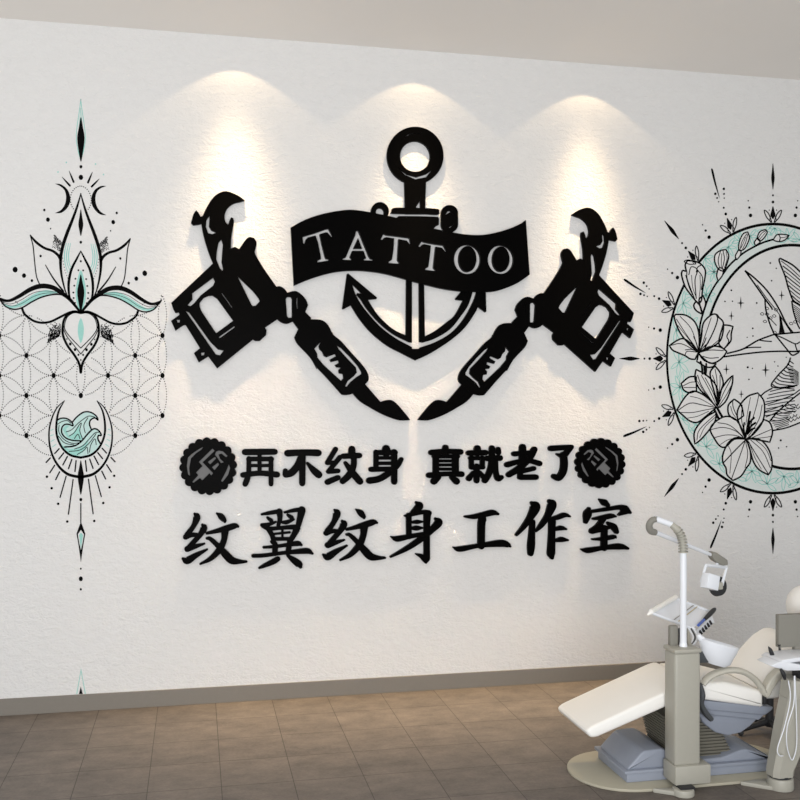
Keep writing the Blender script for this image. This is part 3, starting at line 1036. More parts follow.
def f(mp):
    for x, y, r in ((15.1, 269.6, 2.6), (24, 275.6, 2.1), (31.9, 280.6, 1.3), (47.9, 219.6, 2.0), (44.3, 210, 1.2), (50.6, 228.6, 0.7),
                    (40.6, 256, 1.2), (70.2, 344, 1.4), (75, 349.6, 1.4), (78.4, 354.8, 1.0), (66.8, 339, 0.7)):
        one('ink_dot', dot, x, y, r, INK, mp, ry=r * 1.15)
    for x, y in q8([(104, 41), (133, 112), (173, 208), (229, 317)]):
        one('ink_dot', dot, x, y, 1.35, INK, mp)
    for x, y in q2([(570, 438), (548, 500), (540, 550), (533, 600), (535, 640), (545, 675)]):
        dot(shade, x, y, 0.95, INK, mp)
    for x, y in q2([(456, 350), (459, 372), (463, 394), (467, 416), (472, 437), (478, 457), (485, 476), (492, 494)]):
        dot(shade, x, y, 0.5, INK, mp, 5)
    for q in range(13):
        u = -pi * 0.28 + (q + 0.5) / 13 * pi * 0.78
        dot(shade, 80.9 - 10.6 * cos(u), 199.3 - 13.3 * sin(u), 0.62, INK, mp, 6)
    # stippled shading beside the petals and under the wings
    rnd = random.Random(3)
    tri = q2([(393, 178), (452, 232), (438, 300), (378, 290)])
    for k in range(260):
        u, v = rnd.random(), rnd.random()
        x = (tri[0][0] * (1 - u) + tri[1][0] * u) * (1 - v) + (tri[3][0] * (1 - u) + tri[2][0] * u) * v
        y = (tri[0][1] * (1 - u) + tri[1][1] * u) * (1 - v) + (tri[3][1] * (1 - u) + tri[2][1] * u) * v
        if rnd.random() < 1.1 - v:
            dot(shade, x, y, 0.5, INK, mp, 4)
    tri = q4([(372, 232), (440, 215), (440, 330), (342, 388)])
    for k in range(520):
        u, v = rnd.random(), rnd.random() ** 0.7
        x = (tri[0][0] * (1 - u) + tri[1][0] * u) * (1 - v) + (tri[3][0] * (1 - u) + tri[2][0] * u) * v
        y = (tri[0][1] * (1 - u) + tri[1][1] * u) * (1 - v) + (tri[3][1] * (1 - u) + tri[2][1] * u) * v
        if rnd.random() < 0.15 + v * 0.85 - u * 0.2:
            dot(shade, x, y, 0.66, INK, mp, 4)


both(f)
obj('stipple_shading', fin(shade), M_INK, lotus)['kind'] = 'stuff'

# the crescent with the waves
outer_c = [(64.6, 400.5, 0.6), (57.2, 407.5, 1.2), (52, 418, 1.5), (49, 432, 1.6), (50.4, 449, 1.9), (57, 464, 2.3), (67.5, 474, 2.8), (80.8, 477.3, 3.0)]
inner_c = [(64.6, 400.5, 0.8), (58.8, 411, 1.8), (56.4, 424, 2.2), (57, 436, 2.2), (62, 447.5, 2.2), (70.2, 455, 2.4), (80.8, 457.6, 2.4)]


def f(mp):
    bm = NB()
    rib(bm, outer_c, 1, 0, INK, mp)
    rib(bm, inner_c, 1, 0, INK - 0.0001, mp)
    obj('crescent_outline', fin(bm), M_INK, lotus)
    for a_, b_ in (((430, 572), (398, 607)), ((463, 603), (428, 647)), ((490, 628), (457, 690)), ((522, 650), (498, 717)), ((553, 660), (545, 737)),
                   ((365, 640), (335, 672)), ((397, 693), (362, 747)), ((433, 740), (405, 797))):
        one('crescent_ray', rib, q6([a_, b_]), 1.4, 0, INK, mp, smooth=False)
    for a_, b_ in (((222, 38), (185, 168)), ((265, 58), (236, 272))):
        one('crescent_ray', rib, q8([a_, b_]), 1.25, 0, INK, mp, smooth=False)


both(f)
bm = NB()
wash = q6([(415, 368), (440, 352), (480, 352), (512, 370), (530, 392), (560, 342), (610, 308), (660, 308), (700, 335), (710, 362), (690, 350), (658, 362), (650, 392), (662, 426),
           (690, 426), (718, 440), (732, 470), (716, 476), (714, 500), (728, 535), (700, 580), (660, 615), (590, 630), (520, 615), (465, 575), (425, 510), (412, 440)])
plate(bm, [wash], 0, FILL)


def f(mp):
    for a_, b_ in (((368, 440), (388, 430)), ((366, 478), (390, 470)), ((370, 520), (396, 505)), ((380, 560), (408, 540))):
        k_ = NB()
        rib(k_, q6([a_, b_]), 0.8, 0, FILL, mp, smooth=False)
        obj('teal_tick', fin(k_), M_TEAL_MID, lotus)


obj('wave_wash', fin(bm), M_WAVE, lotus)
both(f)
bm = NB()
plate(bm, [q6([(455, 430), (478, 402), (505, 405), (480, 430), (500, 480), (530, 460), (575, 400), (590, 470), (600, 505), (540, 510), (490, 492)])], 0, WASH)
plate(bm, [q6([(440, 540), (500, 575), (560, 570), (610, 540), (640, 500), (640, 540), (600, 600), (560, 625), (500, 605)])], 0, WASH)
obj('wave_shade', fin(bm), M_TEAL_MID, lotus)
bm = NB()
for w, pts in (
        (1.5, [(412, 368), (440, 352), (480, 352), (515, 372), (532, 405), (500, 395), (470, 397), (450, 420), (450, 460), (480, 495), (530, 512), (590, 515)]),
        (1.5, [(525, 380), (560, 340), (610, 306), (660, 308), (700, 335), (712, 365), (690, 348), (660, 362), (650, 392), (662, 428)]),
        (1.6, [(470, 560), (540, 552), (590, 520), (640, 462), (680, 428), (715, 438), (737, 475), (716, 476), (712, 502), (730, 535)]),
        (0.8, [(418, 395), (450, 375), (490, 368), (515, 388)]), (0.8, [(430, 400), (428, 450), (460, 500), (520, 532), (585, 528)]),
        (0.8, [(424, 480), (470, 530), (540, 545)]), (0.8, [(480, 450), (520, 435), (560, 395), (600, 362), (645, 335), (690, 342)]),
        (0.8, [(500, 482), (540, 455), (575, 400), (592, 388), (580, 440), (600, 500)]), (0.8, [(620, 460), (610, 400), (640, 345)]),
        (0.8, [(540, 500), (566, 466), (582, 502)]), (0.8, [(540, 575), (600, 552), (650, 500), (690, 458), (722, 452)]),
        (0.8, [(500, 592), (580, 582), (640, 540), (680, 490), (700, 460)]), (0.8, [(560, 615), (610, 585), (632, 560), (640, 610)]),
        (0.8, [(650, 600), (660, 545), (690, 500), (700, 545)])):
    rib(bm, q6(pts), w, 0, INK, n=4)
obj('wave_lines', fin(bm), M_INK, lotus)

# ================================================================== moon mural, right of the sign
RX, RY = 773.0, 358.6
KR = 0.787
c = onwall(RX, RY)
moonm = thing('mural_art', 'round mural of a teal crescent moon with lilies, right of the raised sign', 'mural', (c[0], 0, c[1]))


def pol(r, deg):
    a = radians(deg)
    return (RX + r * sin(a) * KR, RY - r * cos(a))


# teal band of the crescent
bm = NB()
band = ellipse(RX, RY, 106, 134.7, 96)
hole = ellipse(792, 357, 88, 112, 80)
plate(bm, [band, hole], 0, BACK)
obj('crescent_band', fin(bm), M_TEAL_PALE, moonm)
rnd = random.Random(5)
for cx, cy, r in ((679, 362, 11), (680, 387, 11), (690, 404, 10), (706, 447, 11), (719, 464, 10), (752, 471, 9), (767, 484, 11), (784, 476, 10), (798, 483, 10), (737, 478, 9),
                  (683, 303, 10), (676, 330, 10), (690, 325, 9), (705, 258, 9), (714, 272, 9), (728, 247, 9), (750, 236, 8), (765, 231, 8), (788, 239, 9), (800, 240, 9), (706, 295, 9), (700, 425, 9), (815, 480, 10), (830, 470, 10), (683, 420, 9), (695, 435, 9), (735, 468, 8), (694, 290, 8), (740, 241, 7), (775, 228, 7)):
    a0 = rnd.random() * 60
    bm = NB()
    for k in range(7):
        a = radians(a0 + k * 360 / 7 + rnd.uniform(-7, 7))
        L_ = r * (1.1 + 0.45 * rnd.random())
        ex, ey = cos(a) * KR, sin(a)
        nx, ny = -sin(a) * KR, cos(a)
        h = L_ * 0.15
        l1 = [(cx, cy), (cx + ex * L_ * .5 + nx * h, cy + ey * L_ * .5 + ny * h), (cx + ex * L_, cy + ey * L_), (cx + ex * L_ * .5 - nx * h, cy + ey * L_ * .5 - ny * h), (cx, cy)]
        ok = True
        for p in l1[1:4]:
            if ((p[0] - RX) / 105.5) ** 2 + ((p[1] - RY) / 134) ** 2 > 1 or ((p[0] - 792) / 88) ** 2 + ((p[1] - 357) / 112) ** 2 < 1:
                ok = False
        if ok:
            rib(bm, l1, 0.62, 0, FILL - 0.0001, n=3, cap=False)
    if len(bm.verts):
        obj('band_leaf', fin(bm), M_TEAL, moonm)
    else:
        bm.free()

# the two rings and the flower stem
bm = NB()
plate(bm, [ellipse(RX, RY, 107.1, 136.0, 120), ellipse(RX, RY, 104.9, 133.2, 120)], 0, INK - 0.0005)
plate(bm, [ellipse(792, 357, 89.1, 113.4, 110), ellipse(792, 357, 86.7, 110.5, 110)], 0, INK - 0.0005)
rib(bm, cv([(600, 70), (540, 88), (480, 115), (400, 160), (330, 215), (280, 265), (240, 320), (200, 375), (165, 430), (135, 490), (110, 560), (85, 640), (72, 700), (68, 770)], 690, 230, 7.273), 1.9, 0, INK - 0.0005)
obj('crescent_rings', fin(bm), M_INK, moonm)

# rays and ornaments around the ring
for k in range(16):
    bm = NB()
    d0 = k * 22.5

    def P(r, da):
        # da: sideways offset in ring units
        a = radians(d0)
        return (RX + (r * sin(a) + da * cos(a)) * KR, RY - (r * cos(a) - da * sin(a)))

    def blob(r0, r1, rm, hw, t=INK):
        plate(bm, [smooth_pts([P(r0, 0), P((r0 + rm) / 2, hw * .6), P(rm, hw), P((rm + r1) / 2, hw * .55), P(r1, 0), P((rm + r1) / 2, -hw * .55), P(rm, -hw), P((r0 + rm) / 2, -hw * .6)], True, 3)], 0, t)

    def pd(r, da, rad):
        q = P(r, da)
        dot(bm, q[0], q[1], rad, INK, ry=rad * 1.12)
    blob(139.5, 152.5, 143.5, 3.2)
    for sg in (-1, 1):
        rib(bm, [P(136, sg * 2), P(142, sg * 8.5), P(148.5, sg * 11), P(145, sg * 5.5), P(136.5, sg * 1.5)], 1.0, 0, INK, n=4, cap=False)
        pd(148.5, sg * 4.7, 0.55)
        rib(bm, [P(136.4, sg * 3.2), P(139, sg * 4.2), P(142.5, sg * 3.0)], 0.55, 0, INK, n=3, cap=False)
    pd(156.6, 0, 1.35)
    pd(163.3, 0, 0.95)
    if k % 2 == 0:
        blob(169, 195.5, 181, 2.1)
    else:
        plate(bm, [smooth_pts([P(174, -1.2), P(190, -0.6 + 1.0), P(203, 1.9), P(205.5, 0.8), P(203.5, -0.5), P(190, -1.6)], True, 3)], 0, INK)
        for r, da, rad in ((172, 4.2, 0.65), (176, 5.6, 0.9), (180.7, 7.3, 1.25), (171.3, -3.6, 0.65), (175.6, -4.1, 0.9), (180.3, -4.6, 1.25)):
            pd(r, da, rad)
    obj('ray_ornament', fin(bm), M_INK, moonm)
    bm = NB()
    d0 += 11.25
    for r, rad in ((146, 1.75), (154, 1.15), (161, 0.65)):
        pd(r, 0, rad)
    obj('dot_trail', fin(bm), M_INK, moonm)

# blossoms: a plaster-coloured petal ground with ink outlines
def gG(p): return cv(p, 610, 270, 8.0)
def gH(p): return cv(p, 700, 310, 8.0)
def gI(p): return cv(p, 610, 350, 8.0)
def gJ(p): return cv(p, 690, 380, 7.273)
def gK(p): return cv(p, 615, 200, 8.0)
def gL(p): return cv(p, 690, 230, 7.273)
def gM(p): return cv(p, 690, 160, 7.273)


layer = [0]


def blossom(name, petals, veins, w=1.15):
    """petals drawn back to front, each hiding what lies behind it"""
    part = None
    ink, gr = NB(), NB()
    for pl in petals:
        layer[0] += 1
        t = 0.0009 + layer[0] * 0.00001
        lp = smooth_corner(pl, 4, 62)
        plate(gr, [lp], 0, t)
        rib(ink, lp + [lp[0]], w * 1.42, 0, t + 0.00025, smooth=False, cap=False)
    t = 0.0009 + layer[0] * 0.00001 + 0.0002
    for v in veins:
        ww = v[0]
        rib(ink, v[1], ww * 1.3, 0, t, n=4, cap=ww > 1)
    part = obj(name, fin(ink), M_INK, moonm)
    obj('petal_ground', fin(gr), M_WALL, part)


def fan(c_, tips, w=0.45, bend=0.12):
    out = []
    for tx, ty in tips:
        mx_, my_ = (c_[0] + tx) / 2, (c_[1] + ty) / 2
        out.append((w, [c_, (mx_ + (ty - c_[1]) * bend, my_ - (tx - c_[0]) * bend), (tx, ty)]))
    return out


# buds along the stem
blossom('freesia_bud', [gK([(640, 800), (600, 750), (560, 690), (533, 600), (540, 562), (572, 572), (562, 520), (580, 485), (640, 490), (690, 515), (722, 560), (720, 620), (700, 720), (692, 800), (670, 830)]),
                        gG([(688, 250), (670, 285), (690, 325), (740, 355), (722, 290)]), gG([(738, 352), (765, 270), (745, 205), (715, 232), (716, 270)])],
        [(0.8, gK([(575, 572), (580, 640), (640, 800)])), (0.8, gK([(590, 600), (610, 535), (660, 560), (640, 640), (650, 790)])), (0.8, gK([(660, 560), (700, 620), (690, 720)])),
         (0.6, gK([(565, 600), (590, 690), (620, 760)])), (0.5, gK([(612, 600), (622, 700), (650, 780)])), (0.5, gK([(680, 600), (682, 700), (672, 790)])), (0.8, gK([(690, 520), (660, 540), (650, 580)]))])
blossom('freesia_bud', [gL([(205, 282), (180, 230), (183, 180), (220, 150), (262, 142), (282, 190), (260, 270), (238, 300)]), gL([(205, 280), (194, 330), (205, 372), (236, 330), (242, 290), (225, 275)])],
        [(0.7, gL([(215, 275), (205, 220), (222, 152)])), (0.7, gL([(235, 280), (250, 210), (240, 150)])), (0.5, gL([(228, 275), (228, 220), (232, 170)])), (0.5, gL([(250, 275), (270, 210), (262, 160)]))], 1.0)
blossom('freesia_bud', [gL([(355, 142), (358, 90), (385, 30), (420, 13), (432, 60), (402, 130), (370, 152)]), gL([(355, 142), (330, 188), (340, 218), (366, 184), (372, 150)])],
        [(0.6, gL([(365, 140), (380, 80), (415, 25)])), (0.6, gL([(382, 140), (405, 90), (420, 30)])), (0.5, gL([(372, 130), (392, 85), (404, 50)]))], 0.9)
blossom('freesia_bud', [gM([(490, 568), (508, 522), (550, 505), (562, 528), (535, 572), (508, 592)]), gM([(490, 565), (468, 600), (478, 622), (508, 600), (508, 585)])],
        [(0.6, gM([(495, 572), (520, 535), (552, 512)])), (0.5, gM([(502, 582), (530, 550), (556, 520)]))], 0.9)
blossom('freesia_bud', [gM([(605, 580), (630, 545), (660, 540), (690, 542), (722, 548), (690, 582), (655, 593), (625, 590)])],
        [(0.8, gM([(645, 542), (656, 565), (650, 592)])), (0.5, gM([(660, 565), (690, 562), (715, 550)]))], 0.9)
# upper lily
lc = (698.8, 352)
blossom('lily_blossom', [
    gH([(150, 260), (185, 120), (225, 122), (264, 132), (250, 190), (245, 250), (190, 312)]),
    gH([(-10, 340), (10, 200), (30, 100), (90, 40), (130, 35), (152, 60), (186, 100), (182, 190), (150, 260), (60, 315)]),
    gG([(710, 655), (640, 600), (560, 500), (515, 385), (525, 355), (600, 360), (665, 400), (700, 460), (714, 550)]),
    gG([(710, 655), (650, 590), (590, 550), (540, 562), (475, 605), (500, 640), (540, 660), (600, 685), (640, 710), (680, 715)]),
    gH([(-12, 345), (60, 300), (130, 290), (180, 305), (214, 332), (190, 370), (140, 412), (80, 425), (20, 380)]),
    gH([(-12, 345), (30, 400), (90, 425), (130, 430), (100, 455), (50, 455), (-25, 412)])],
    [(1.0, gH([(130, 35), (140, 80), (100, 190), (30, 320)])), (0.6, gH([(90, 60), (60, 150), (10, 300)])), (0.6, gH([(150, 240), (90, 290), (20, 330)])),
     (0.9, gH([(240, 160), (215, 210), (230, 250), (200, 305)])),
     (0.6, gG([(530, 390), (600, 500), (690, 630)])), (0.6, gG([(560, 370), (650, 470), (700, 620)])), (0.5, gG([(540, 440), (620, 540), (700, 640)])),
     (0.7, gG([(480, 605), (570, 590), (690, 650)])), (0.7, gG([(600, 640), (650, 635), (700, 655)])), (0.7, gG([(600, 680), (620, 650), (700, 658)])),
     (0.7, gH([(20, 370), (80, 385), (150, 380)])), (0.7, gH([(30, 330), (90, 320), (190, 325)])),
     (0.8, gG([(710, 650), (730, 560), (740, 480)])), (0.8, gG([(712, 650), (750, 590), (770, 540)])), (0.8, gG([(708, 648), (690, 580), (668, 530)])), (0.8, gG([(712, 655), (765, 600), (790, 580)])), (0.8, gG([(706, 650), (670, 600), (640, 560)]))])
# middle lily, seen from the side
mc = (716.6, 407.4)
blossom('lily_blossom', [
    gI([(690, 212), (630, 218), (570, 268), (590, 320), (640, 342), (692, 325)]),
    gH([(85, 545), (85, 490), (120, 448), (160, 500), (186, 580), (170, 640), (145, 760), (110, 640)]),
    gI([(688, 155), (680, 230), (715, 310), (775, 370), (850, 455), (868, 360), (840, 270), (770, 200)]),
    [(717.5, 406.5), (720, 392.5), (727, 381), (733, 375.4), (732, 385), (726.5, 400), (719.5, 407.4)],
    [(716.5, 407.5), (711, 401), (702, 394), (692.5, 391.2), (685, 397.2), (676.9, 410), (683.7, 416), (690, 421), (698, 422.2), (708, 414.5)],
    gJ([(188, 228), (120, 268), (60, 328), (30, 390), (36, 466), (82, 430), (150, 350), (186, 290)])],
    [(0.6, gH([(120, 470), (135, 560), (140, 700)])), (0.6, gH([(100, 520), (125, 600), (140, 740)])), (0.6, gH([(160, 520), (160, 600), (148, 720)])),
     (0.7, gI([(700, 200), (740, 300), (845, 450)])), (0.6, gI([(730, 200), (790, 310), (850, 440)])), (0.6, gI([(760, 220), (820, 330), (855, 430)])), (0.5, gI([(700, 250), (760, 345), (840, 440)])),
     (0.6, [(718.5, 405), (724, 392), (731.5, 378)]), (0.6, [(719, 406), (727, 394), (731, 386)]),
     (0.7, gI([(540, 485), (640, 425), (740, 440), (845, 460)])), (0.6, gI([(560, 500), (660, 500), (760, 480), (840, 465)])), (0.5, gI([(620, 545), (700, 530), (790, 490)])), (0.5, gI([(640, 370), (720, 390), (830, 450)])),
     (0.6, gI([(580, 290), (640, 260), (680, 255)])), (0.6, gI([(590, 300), (640, 300), (690, 300)])),
     (0.6, gJ([(50, 440), (70, 360), (185, 250)])), (0.5, gJ([(70, 420), (110, 340), (185, 270)])),
     (1.8, gJ([(200, 205), (215, 235), (235, 268)])), (1.6, gI([(725, 95), (735, 130), (740, 190)])), (1.4, gI([(770, 110), (770, 160), (765, 200)]))])
# lower lily
blossom('lily_blossom', [
    gJ([(345, 290), (310, 278), (280, 245), (280, 182), (322, 139), (372, 182), (390, 260)]),
    gJ([(430, 425), (540, 288), (582, 312), (600, 380), (580, 452), (520, 440)]),
    gJ([(400, 428), (380, 360), (330, 285), (260, 265), (190, 300), (147, 357), (180, 430), (218, 480), (260, 486), (320, 432)]),
    gJ([(405, 432), (370, 350), (343, 260), (360, 190), (420, 120), (492, 94), (536, 150), (542, 240), (520, 320), (460, 395)]),
    gJ([(402, 434), (340, 418), (280, 455), (240, 540), (240, 600), (262, 640), (270, 690), (312, 731), (370, 700), (410, 640), (440, 590), (435, 500)]),
    gJ([(412, 434), (460, 424), (520, 440), (570, 500), (596, 580), (592, 650), (570, 690), (500, 650), (460, 590), (440, 520)])],
    [(0.7, gJ([(310, 150), (315, 200), (345, 270)])), (0.5, gJ([(295, 190), (310, 240), (335, 275)])),
     (0.6, gJ([(152, 360), (240, 345), (330, 370), (395, 425)])), (0.6, gJ([(175, 420), (260, 400), (340, 405), (395, 430)])), (0.6, gJ([(200, 310), (290, 330), (385, 410)])), (0.5, gJ([(220, 470), (290, 430), (390, 430)])),
     (0.6, gJ([(500, 110), (480, 200), (420, 400)])), (0.6, gJ([(380, 180), (375, 290), (405, 410)])), (0.5, gJ([(440, 125), (420, 230), (405, 330)])), (0.6, gJ([(525, 180), (500, 290), (425, 410)])),
     (0.9, gJ([(245, 600), (330, 510), (400, 440)])), (0.7, gJ([(300, 725), (360, 560), (400, 445)])), (0.6, gJ([(400, 640), (420, 540), (405, 450)])), (0.5, gJ([(280, 480), (300, 540), (290, 680)])),
     (0.7, gJ([(420, 440), (480, 540), (570, 685)])), (0.6, gJ([(440, 435), (530, 520), (585, 640)])), (0.5, gJ([(430, 450), (470, 560), (520, 650)])), (0.5, gJ([(470, 430), (550, 500), (590, 590)])),
     (0.6, gJ([(450, 420), (520, 390), (590, 360)])), (0.5, gJ([(450, 425), (530, 420), (590, 410)])),
     (1.6, gJ([(404, 415), (420, 330), (437, 232)])), (1.6, gJ([(415, 380), (435, 310), (465, 275)])), (1.6, gJ([(418, 385), (445, 335), (476, 312)])), (1.5, gJ([(420, 390), (445, 362), (470, 350)])), (1.3, gJ([(400, 400), (390, 350), (395, 312)])),
     (1.8, gJ([(398, 428), (410, 434), (418, 426)]))])

# hummingbird line work
bm = NB()
W9 = 0.9


def ln(pts, w=W9, n=4):
    rib(bm, pts, w * 1.35, 0, INK - 0.0004, n=n, cap=False)


ln(gH([(190, 375), (350, 352), (500, 336), (640, 330), (760, 332), (800, 326)]), 1.2)
ln(gH([(215, 348), (330, 318), (400, 280), (470, 240), (590, 196)]), 1.2)
ln(gH([(590, 196), (700, 186), (800, 178)]), 1.2)
ln(gH([(470, 240), (520, 248), (575, 252)])); ln(gH([(330, 315), (400, 300), (490, 298)]))
ln(gH([(590, 196), (660, 222), (760, 270), (800, 255)])); ln(gH([(600, 196), (700, 320), (740, 362), (790, 340)]), 1.1); ln(gH([(760, 270), (780, 330), (800, 335)]))
# raised wing
ln(gL([(400, 295), (470, 350), (560, 440), (640, 560), (700, 680), (750, 748)]), 1.2)
ln(gL([(400, 295), (440, 350), (490, 420), (545, 500), (590, 560), (600, 580)]), 1.2)
ln(gL([(545, 500), (552, 580), (580, 680), (612, 755)]), 1.1); ln(gL([(490, 400), (560, 500), (640, 600), (735, 745)]), 0.6)
for k in range(9):
    u = k / 8
    ln(gL([(650 + u * 14, 620 + u * 16), (655 + u * 18, 690), (648 + u * 42, 755)]), 0.4)
for x, y in ((560, 570), (560, 612), (612, 625), (625, 580), (545, 665), (525, 610), (585, 640), (615, 745), (735, 680), (765, 668)):
    ln(gL([(x - 14, y), (x, y - 10), (x + 14, y + 2), (x, y + 10), (x - 14, y)]), 0.45, 3)
ln(gL([(560, 620), (630, 695)]), 0.6)
# far wing at the frame's edge
ln(gL([(655, 205), (650, 228), (690, 330), (712, 410), (722, 440), (750, 510), (800, 545), (860, 600)]), 1.2)
ln(gL([(655, 205), (740, 250), (800, 302), (880, 380)]), 1.2)
for k in range(8):
    u = k / 7
    ln(gL([(664 + 75 * u, 225 + 250 * u), (730 + 60 * u, 275 + 245 * u), (800 + 60 * u, 340 + 220 * u)]), 0.6 + 0.2 * (k % 2))
ln(gL([(740, 515), (752, 590), (780, 680), (800, 720)]), 1.1); ln(gL([(740, 515), (800, 550), (860, 600)]), 1.0)
for k in range(8):
    u = k / 7
    ln(gL([(745 + 22 * u, 540 + 110 * u), (775 + 18 * u, 560 + 110 * u), (815, 590 + 110 * u)]), 0.5)
# lowered wing and tail
ln(gH([(725, 380), (712, 420), (690, 455), (640, 505), (590, 565), (572, 595), (580, 615), (640, 622), (780, 602)]), 1.1)
for k in range(9):
    u = k / 8
    a_ = (715 - 135 * u, 405 + 190 * u)
    ln(gH([a_, (a_[0] + 30 + 10 * u, a_[1] + 22), (745 + 10 * u, a_[1] + 26 + 12 * u)]), 0.8)
for k in range(14):
    u = k / 13
    ln(gH([(700 + 30 * u, 460 + 120 * u), (745 + 20 * u, 470 + 120 * u), (790, 500 + 95 * u)]), 0.4)
ln(gH([(580, 625), (520, 658), (485, 690)]), 1.0)
for k in range(8):
    y = 640 + k * 28
    ln(gH([(560 - k * 12 + (k > 3) * 30, y + 12), (650, y - 10), (760, y - 26)]), 0.7)
ln(gJ([(600, 368), (700, 348), (800, 310), (860, 280)]), 1.1)
ln(gJ([(580, 300), (640, 230), (740, 142), (820, 80)]), 1.1)
ln(gJ([(545, 180), (640, 150), (740, 112), (800, 70)]), 0.8); ln(gJ([(545, 230), (620, 205), (680, 180)]), 0.7)
ln(gJ([(550, 270), (600, 250), (640, 228)]), 0.7)
for k in range(7):
    u = k / 6
    ln(gJ([(590 + 120 * u, 290 - 120 * u), (640 + 100 * u, 296 - 105 * u), (700 + 80 * u, 280 - 80 * u)]), 0.6)
for k in range(5):
    ln(gJ([(590 + 10 * k, 300 + 14 * k), (660, 295 + 12 * k), (720, 268 + 14 * k)]), 0.6)
for x, y in ((715, 280), (740, 268), (765, 255), (735, 295), (762, 285), (788, 270), (760, 225), (785, 200), (775, 180)):
    ln(gJ([(x - 14, y - 4), (x, y + 10), (x + 14, y - 6)]), 0.6, 3)
obj('hummingbird_drawing', fin(bm), M_INK, moonm)

# four-point stars and specks inside the ring
for x, y, r in ((740.8, 303, 6.5), (731.4, 316, 5), (781.7, 295.3, 5.2), (731.3, 315.8, 4), (726.4, 369.3, 5.5), (765.6, 370, 7), (741.3, 394.2, 4.6)):
    bm = NB()
    s_ = r * 0.11
    plate(bm, [[(x, y - r), (x + s_, y - s_), (x + r * .62, y), (x + s_, y + s_), (x, y + r), (x - s_, y + s_), (x - r * .62, y), (x - s_, y - s_)]], 0, INK - 0.0004)
    dot(bm, x, y, 0.8, INK - 0.0003)
    obj('star', fin(bm), M_INK, moonm)
for x, y, r in ((731.4, 290.3, .9), (725, 301.4, .8), (732.5, 301.2, .7), (756.8, 303, .9), (752.8, 328.3, .9), (753, 336, .8), (747.2, 337.3, .6), (770.3, 263, .9), (776.3, 268.3, .7), (771.7, 280.7, .8),
                (747.8, 367.3, 1.1), (752.5, 368.4, .7), (749, 379.4, .8), (774.6, 361.8, .7), (778, 366, .7), (780.8, 440.3, 1.1), (778.6, 448, .8), (786.6, 446.7, .7), (786.3, 357.3, .6), (775.5, 371.5, .5)):
    bm = NB()
    dot(bm, x, y, r, INK - 0.0003)
    obj('speck', fin(bm), M_INK, moonm)

# ================================================================== the treatment chair
CY = -1.5
chair = thing('dental_chair', 'cream reclining treatment chair on a blue-grey base, raised leg rest towards the left', 'chair', (2.3, CY, 0))
# floor plate, rounded at the foot end
bm = NB()
r_ = 0.257
ol = [(1.975 + r_ * cos(q), CY - 0.005 + r_ * sin(q)) for q in [pi / 2 + i * pi / 20 for i in range(21)]] + \
     [(2.62 + 0.2 * cos(q), CY - 0.005 + r_ * sin(q)) for q in [-pi / 2 + i * pi / 14 for i in range(15)]]
slab(bm, ol, 0.0, 0.014, 0.004)
obj('base_plate', fin(bm), M_PLATE, chair, True)
# blue-grey cover in two stepped tiers
bm = NB()
box(bm, 1.918, 2.650, CY - 0.178, CY + 0.150, 0.014, 0.056, 0.006)
box(bm, 1.905, 2.662, CY - 0.187, CY + 0.163, 0.054, 0.070, 0.005)
prism(bm, [(1.925, 0.069), (1.928, 0.080), (1.992, 0.142), (2.010, 0.152), (2.090, 0.156), (2.110, 0.150), (2.205, 0.088), (2.205, 0.069)], CY - 0.172, CY + 0.14, 0.009)
prism(bm, [(2.195, 0.069), (2.195, 0.09), (2.40, 0.094), (2.495, 0.122), (2.525, 0.124), (2.55, 0.114), (2.645, 0.074), (2.645, 0.069)], CY - 0.172, CY + 0.14, 0.009)
obj('base_cover', fin(bm), M_BLUE, chair, True)
# ribbed bellows hiding the lift
bm = NB()
NB_ = 13
for k in range(NB_):
    u = k / (NB_ - 1)
    z = 0.090 + 0.18 * u
    x0 = 2.165 - 0.05 * u
    x1 = 2.475 - 0.055 * sin(pi * min(1, u * 1.25) * 0.5)
    box(bm, x0, x1, CY - 0.135, CY + 0.115, z, z + 0.0085, 0.004)
    box(bm, x0 + 0.013, x1 - 0.013, CY - 0.122, CY + 0.103, z + 0.007, z + 0.017)
obj('bellows', fin(bm), M_BELLOWS, chair, True)
# the blue seat pan, boat shaped, with two ledges
bm = NB()
prism(bm, [(2.255, 0.372), (2.66, 0.312), (2.65, 0.296), (2.615, 0.276), (2.30, 0.322), (2.265, 0.338)], CY - 0.176, CY + 0.14, 0.006)
prism(bm, [(2.27, 0.330), (2.618, 0.276), (2.590, 0.252), (2.30, 0.300)], CY - 0.166, CY + 0.13, 0.005)
prism(bm, [(2.285, 0.302), (2.592, 0.254), (2.555, 0.222), (2.505, 0.194), (2.44, 0.184), (2.375, 0.204), (2.315, 0.250)], CY - 0.152, CY + 0.125, 0.008)
obj('seat_pan', fin(bm), M_BLUE, chair, True)
# upholstery
bm = NB()
prism(bm, [(2.255, 0.378), (2.25, 0.452), (2.41, 0.448), (2.59, 0.398), (2.60, 0.388), (2.60, 0.322), (2.588, 0.318), (2.42, 0.348)], CY - 0.19, CY + 0.19, 0.018)
obj('seat', fin(bm), M_CREAM, chair, True)
bm = NB()
prism(bm, [(1.722, 0.254), (1.730, 0.272), (1.752, 0.284), (2.20, 0.452), (2.235, 0.458), (2.252, 0.450), (2.252, 0.400), (2.21, 0.382), (1.775, 0.232), (1.745, 0.230)], CY - 0.182, CY + 0.188, 0.014, 4)
obj('leg_rest', fin(bm), M_CREAM, chair, True)
bm = NB()
prism(bm, [(2.585, 0.345), (2.59, 0.395), (2.632, 0.430), (2.690, 0.508), (2.76, 0.572), (2.825, 0.606), (2.872, 0.602), (2.905, 0.56), (2.85, 0.48), (2.775, 0.41), (2.70, 0.345)], CY - 0.165, CY + 0.178, 0.02, 4)
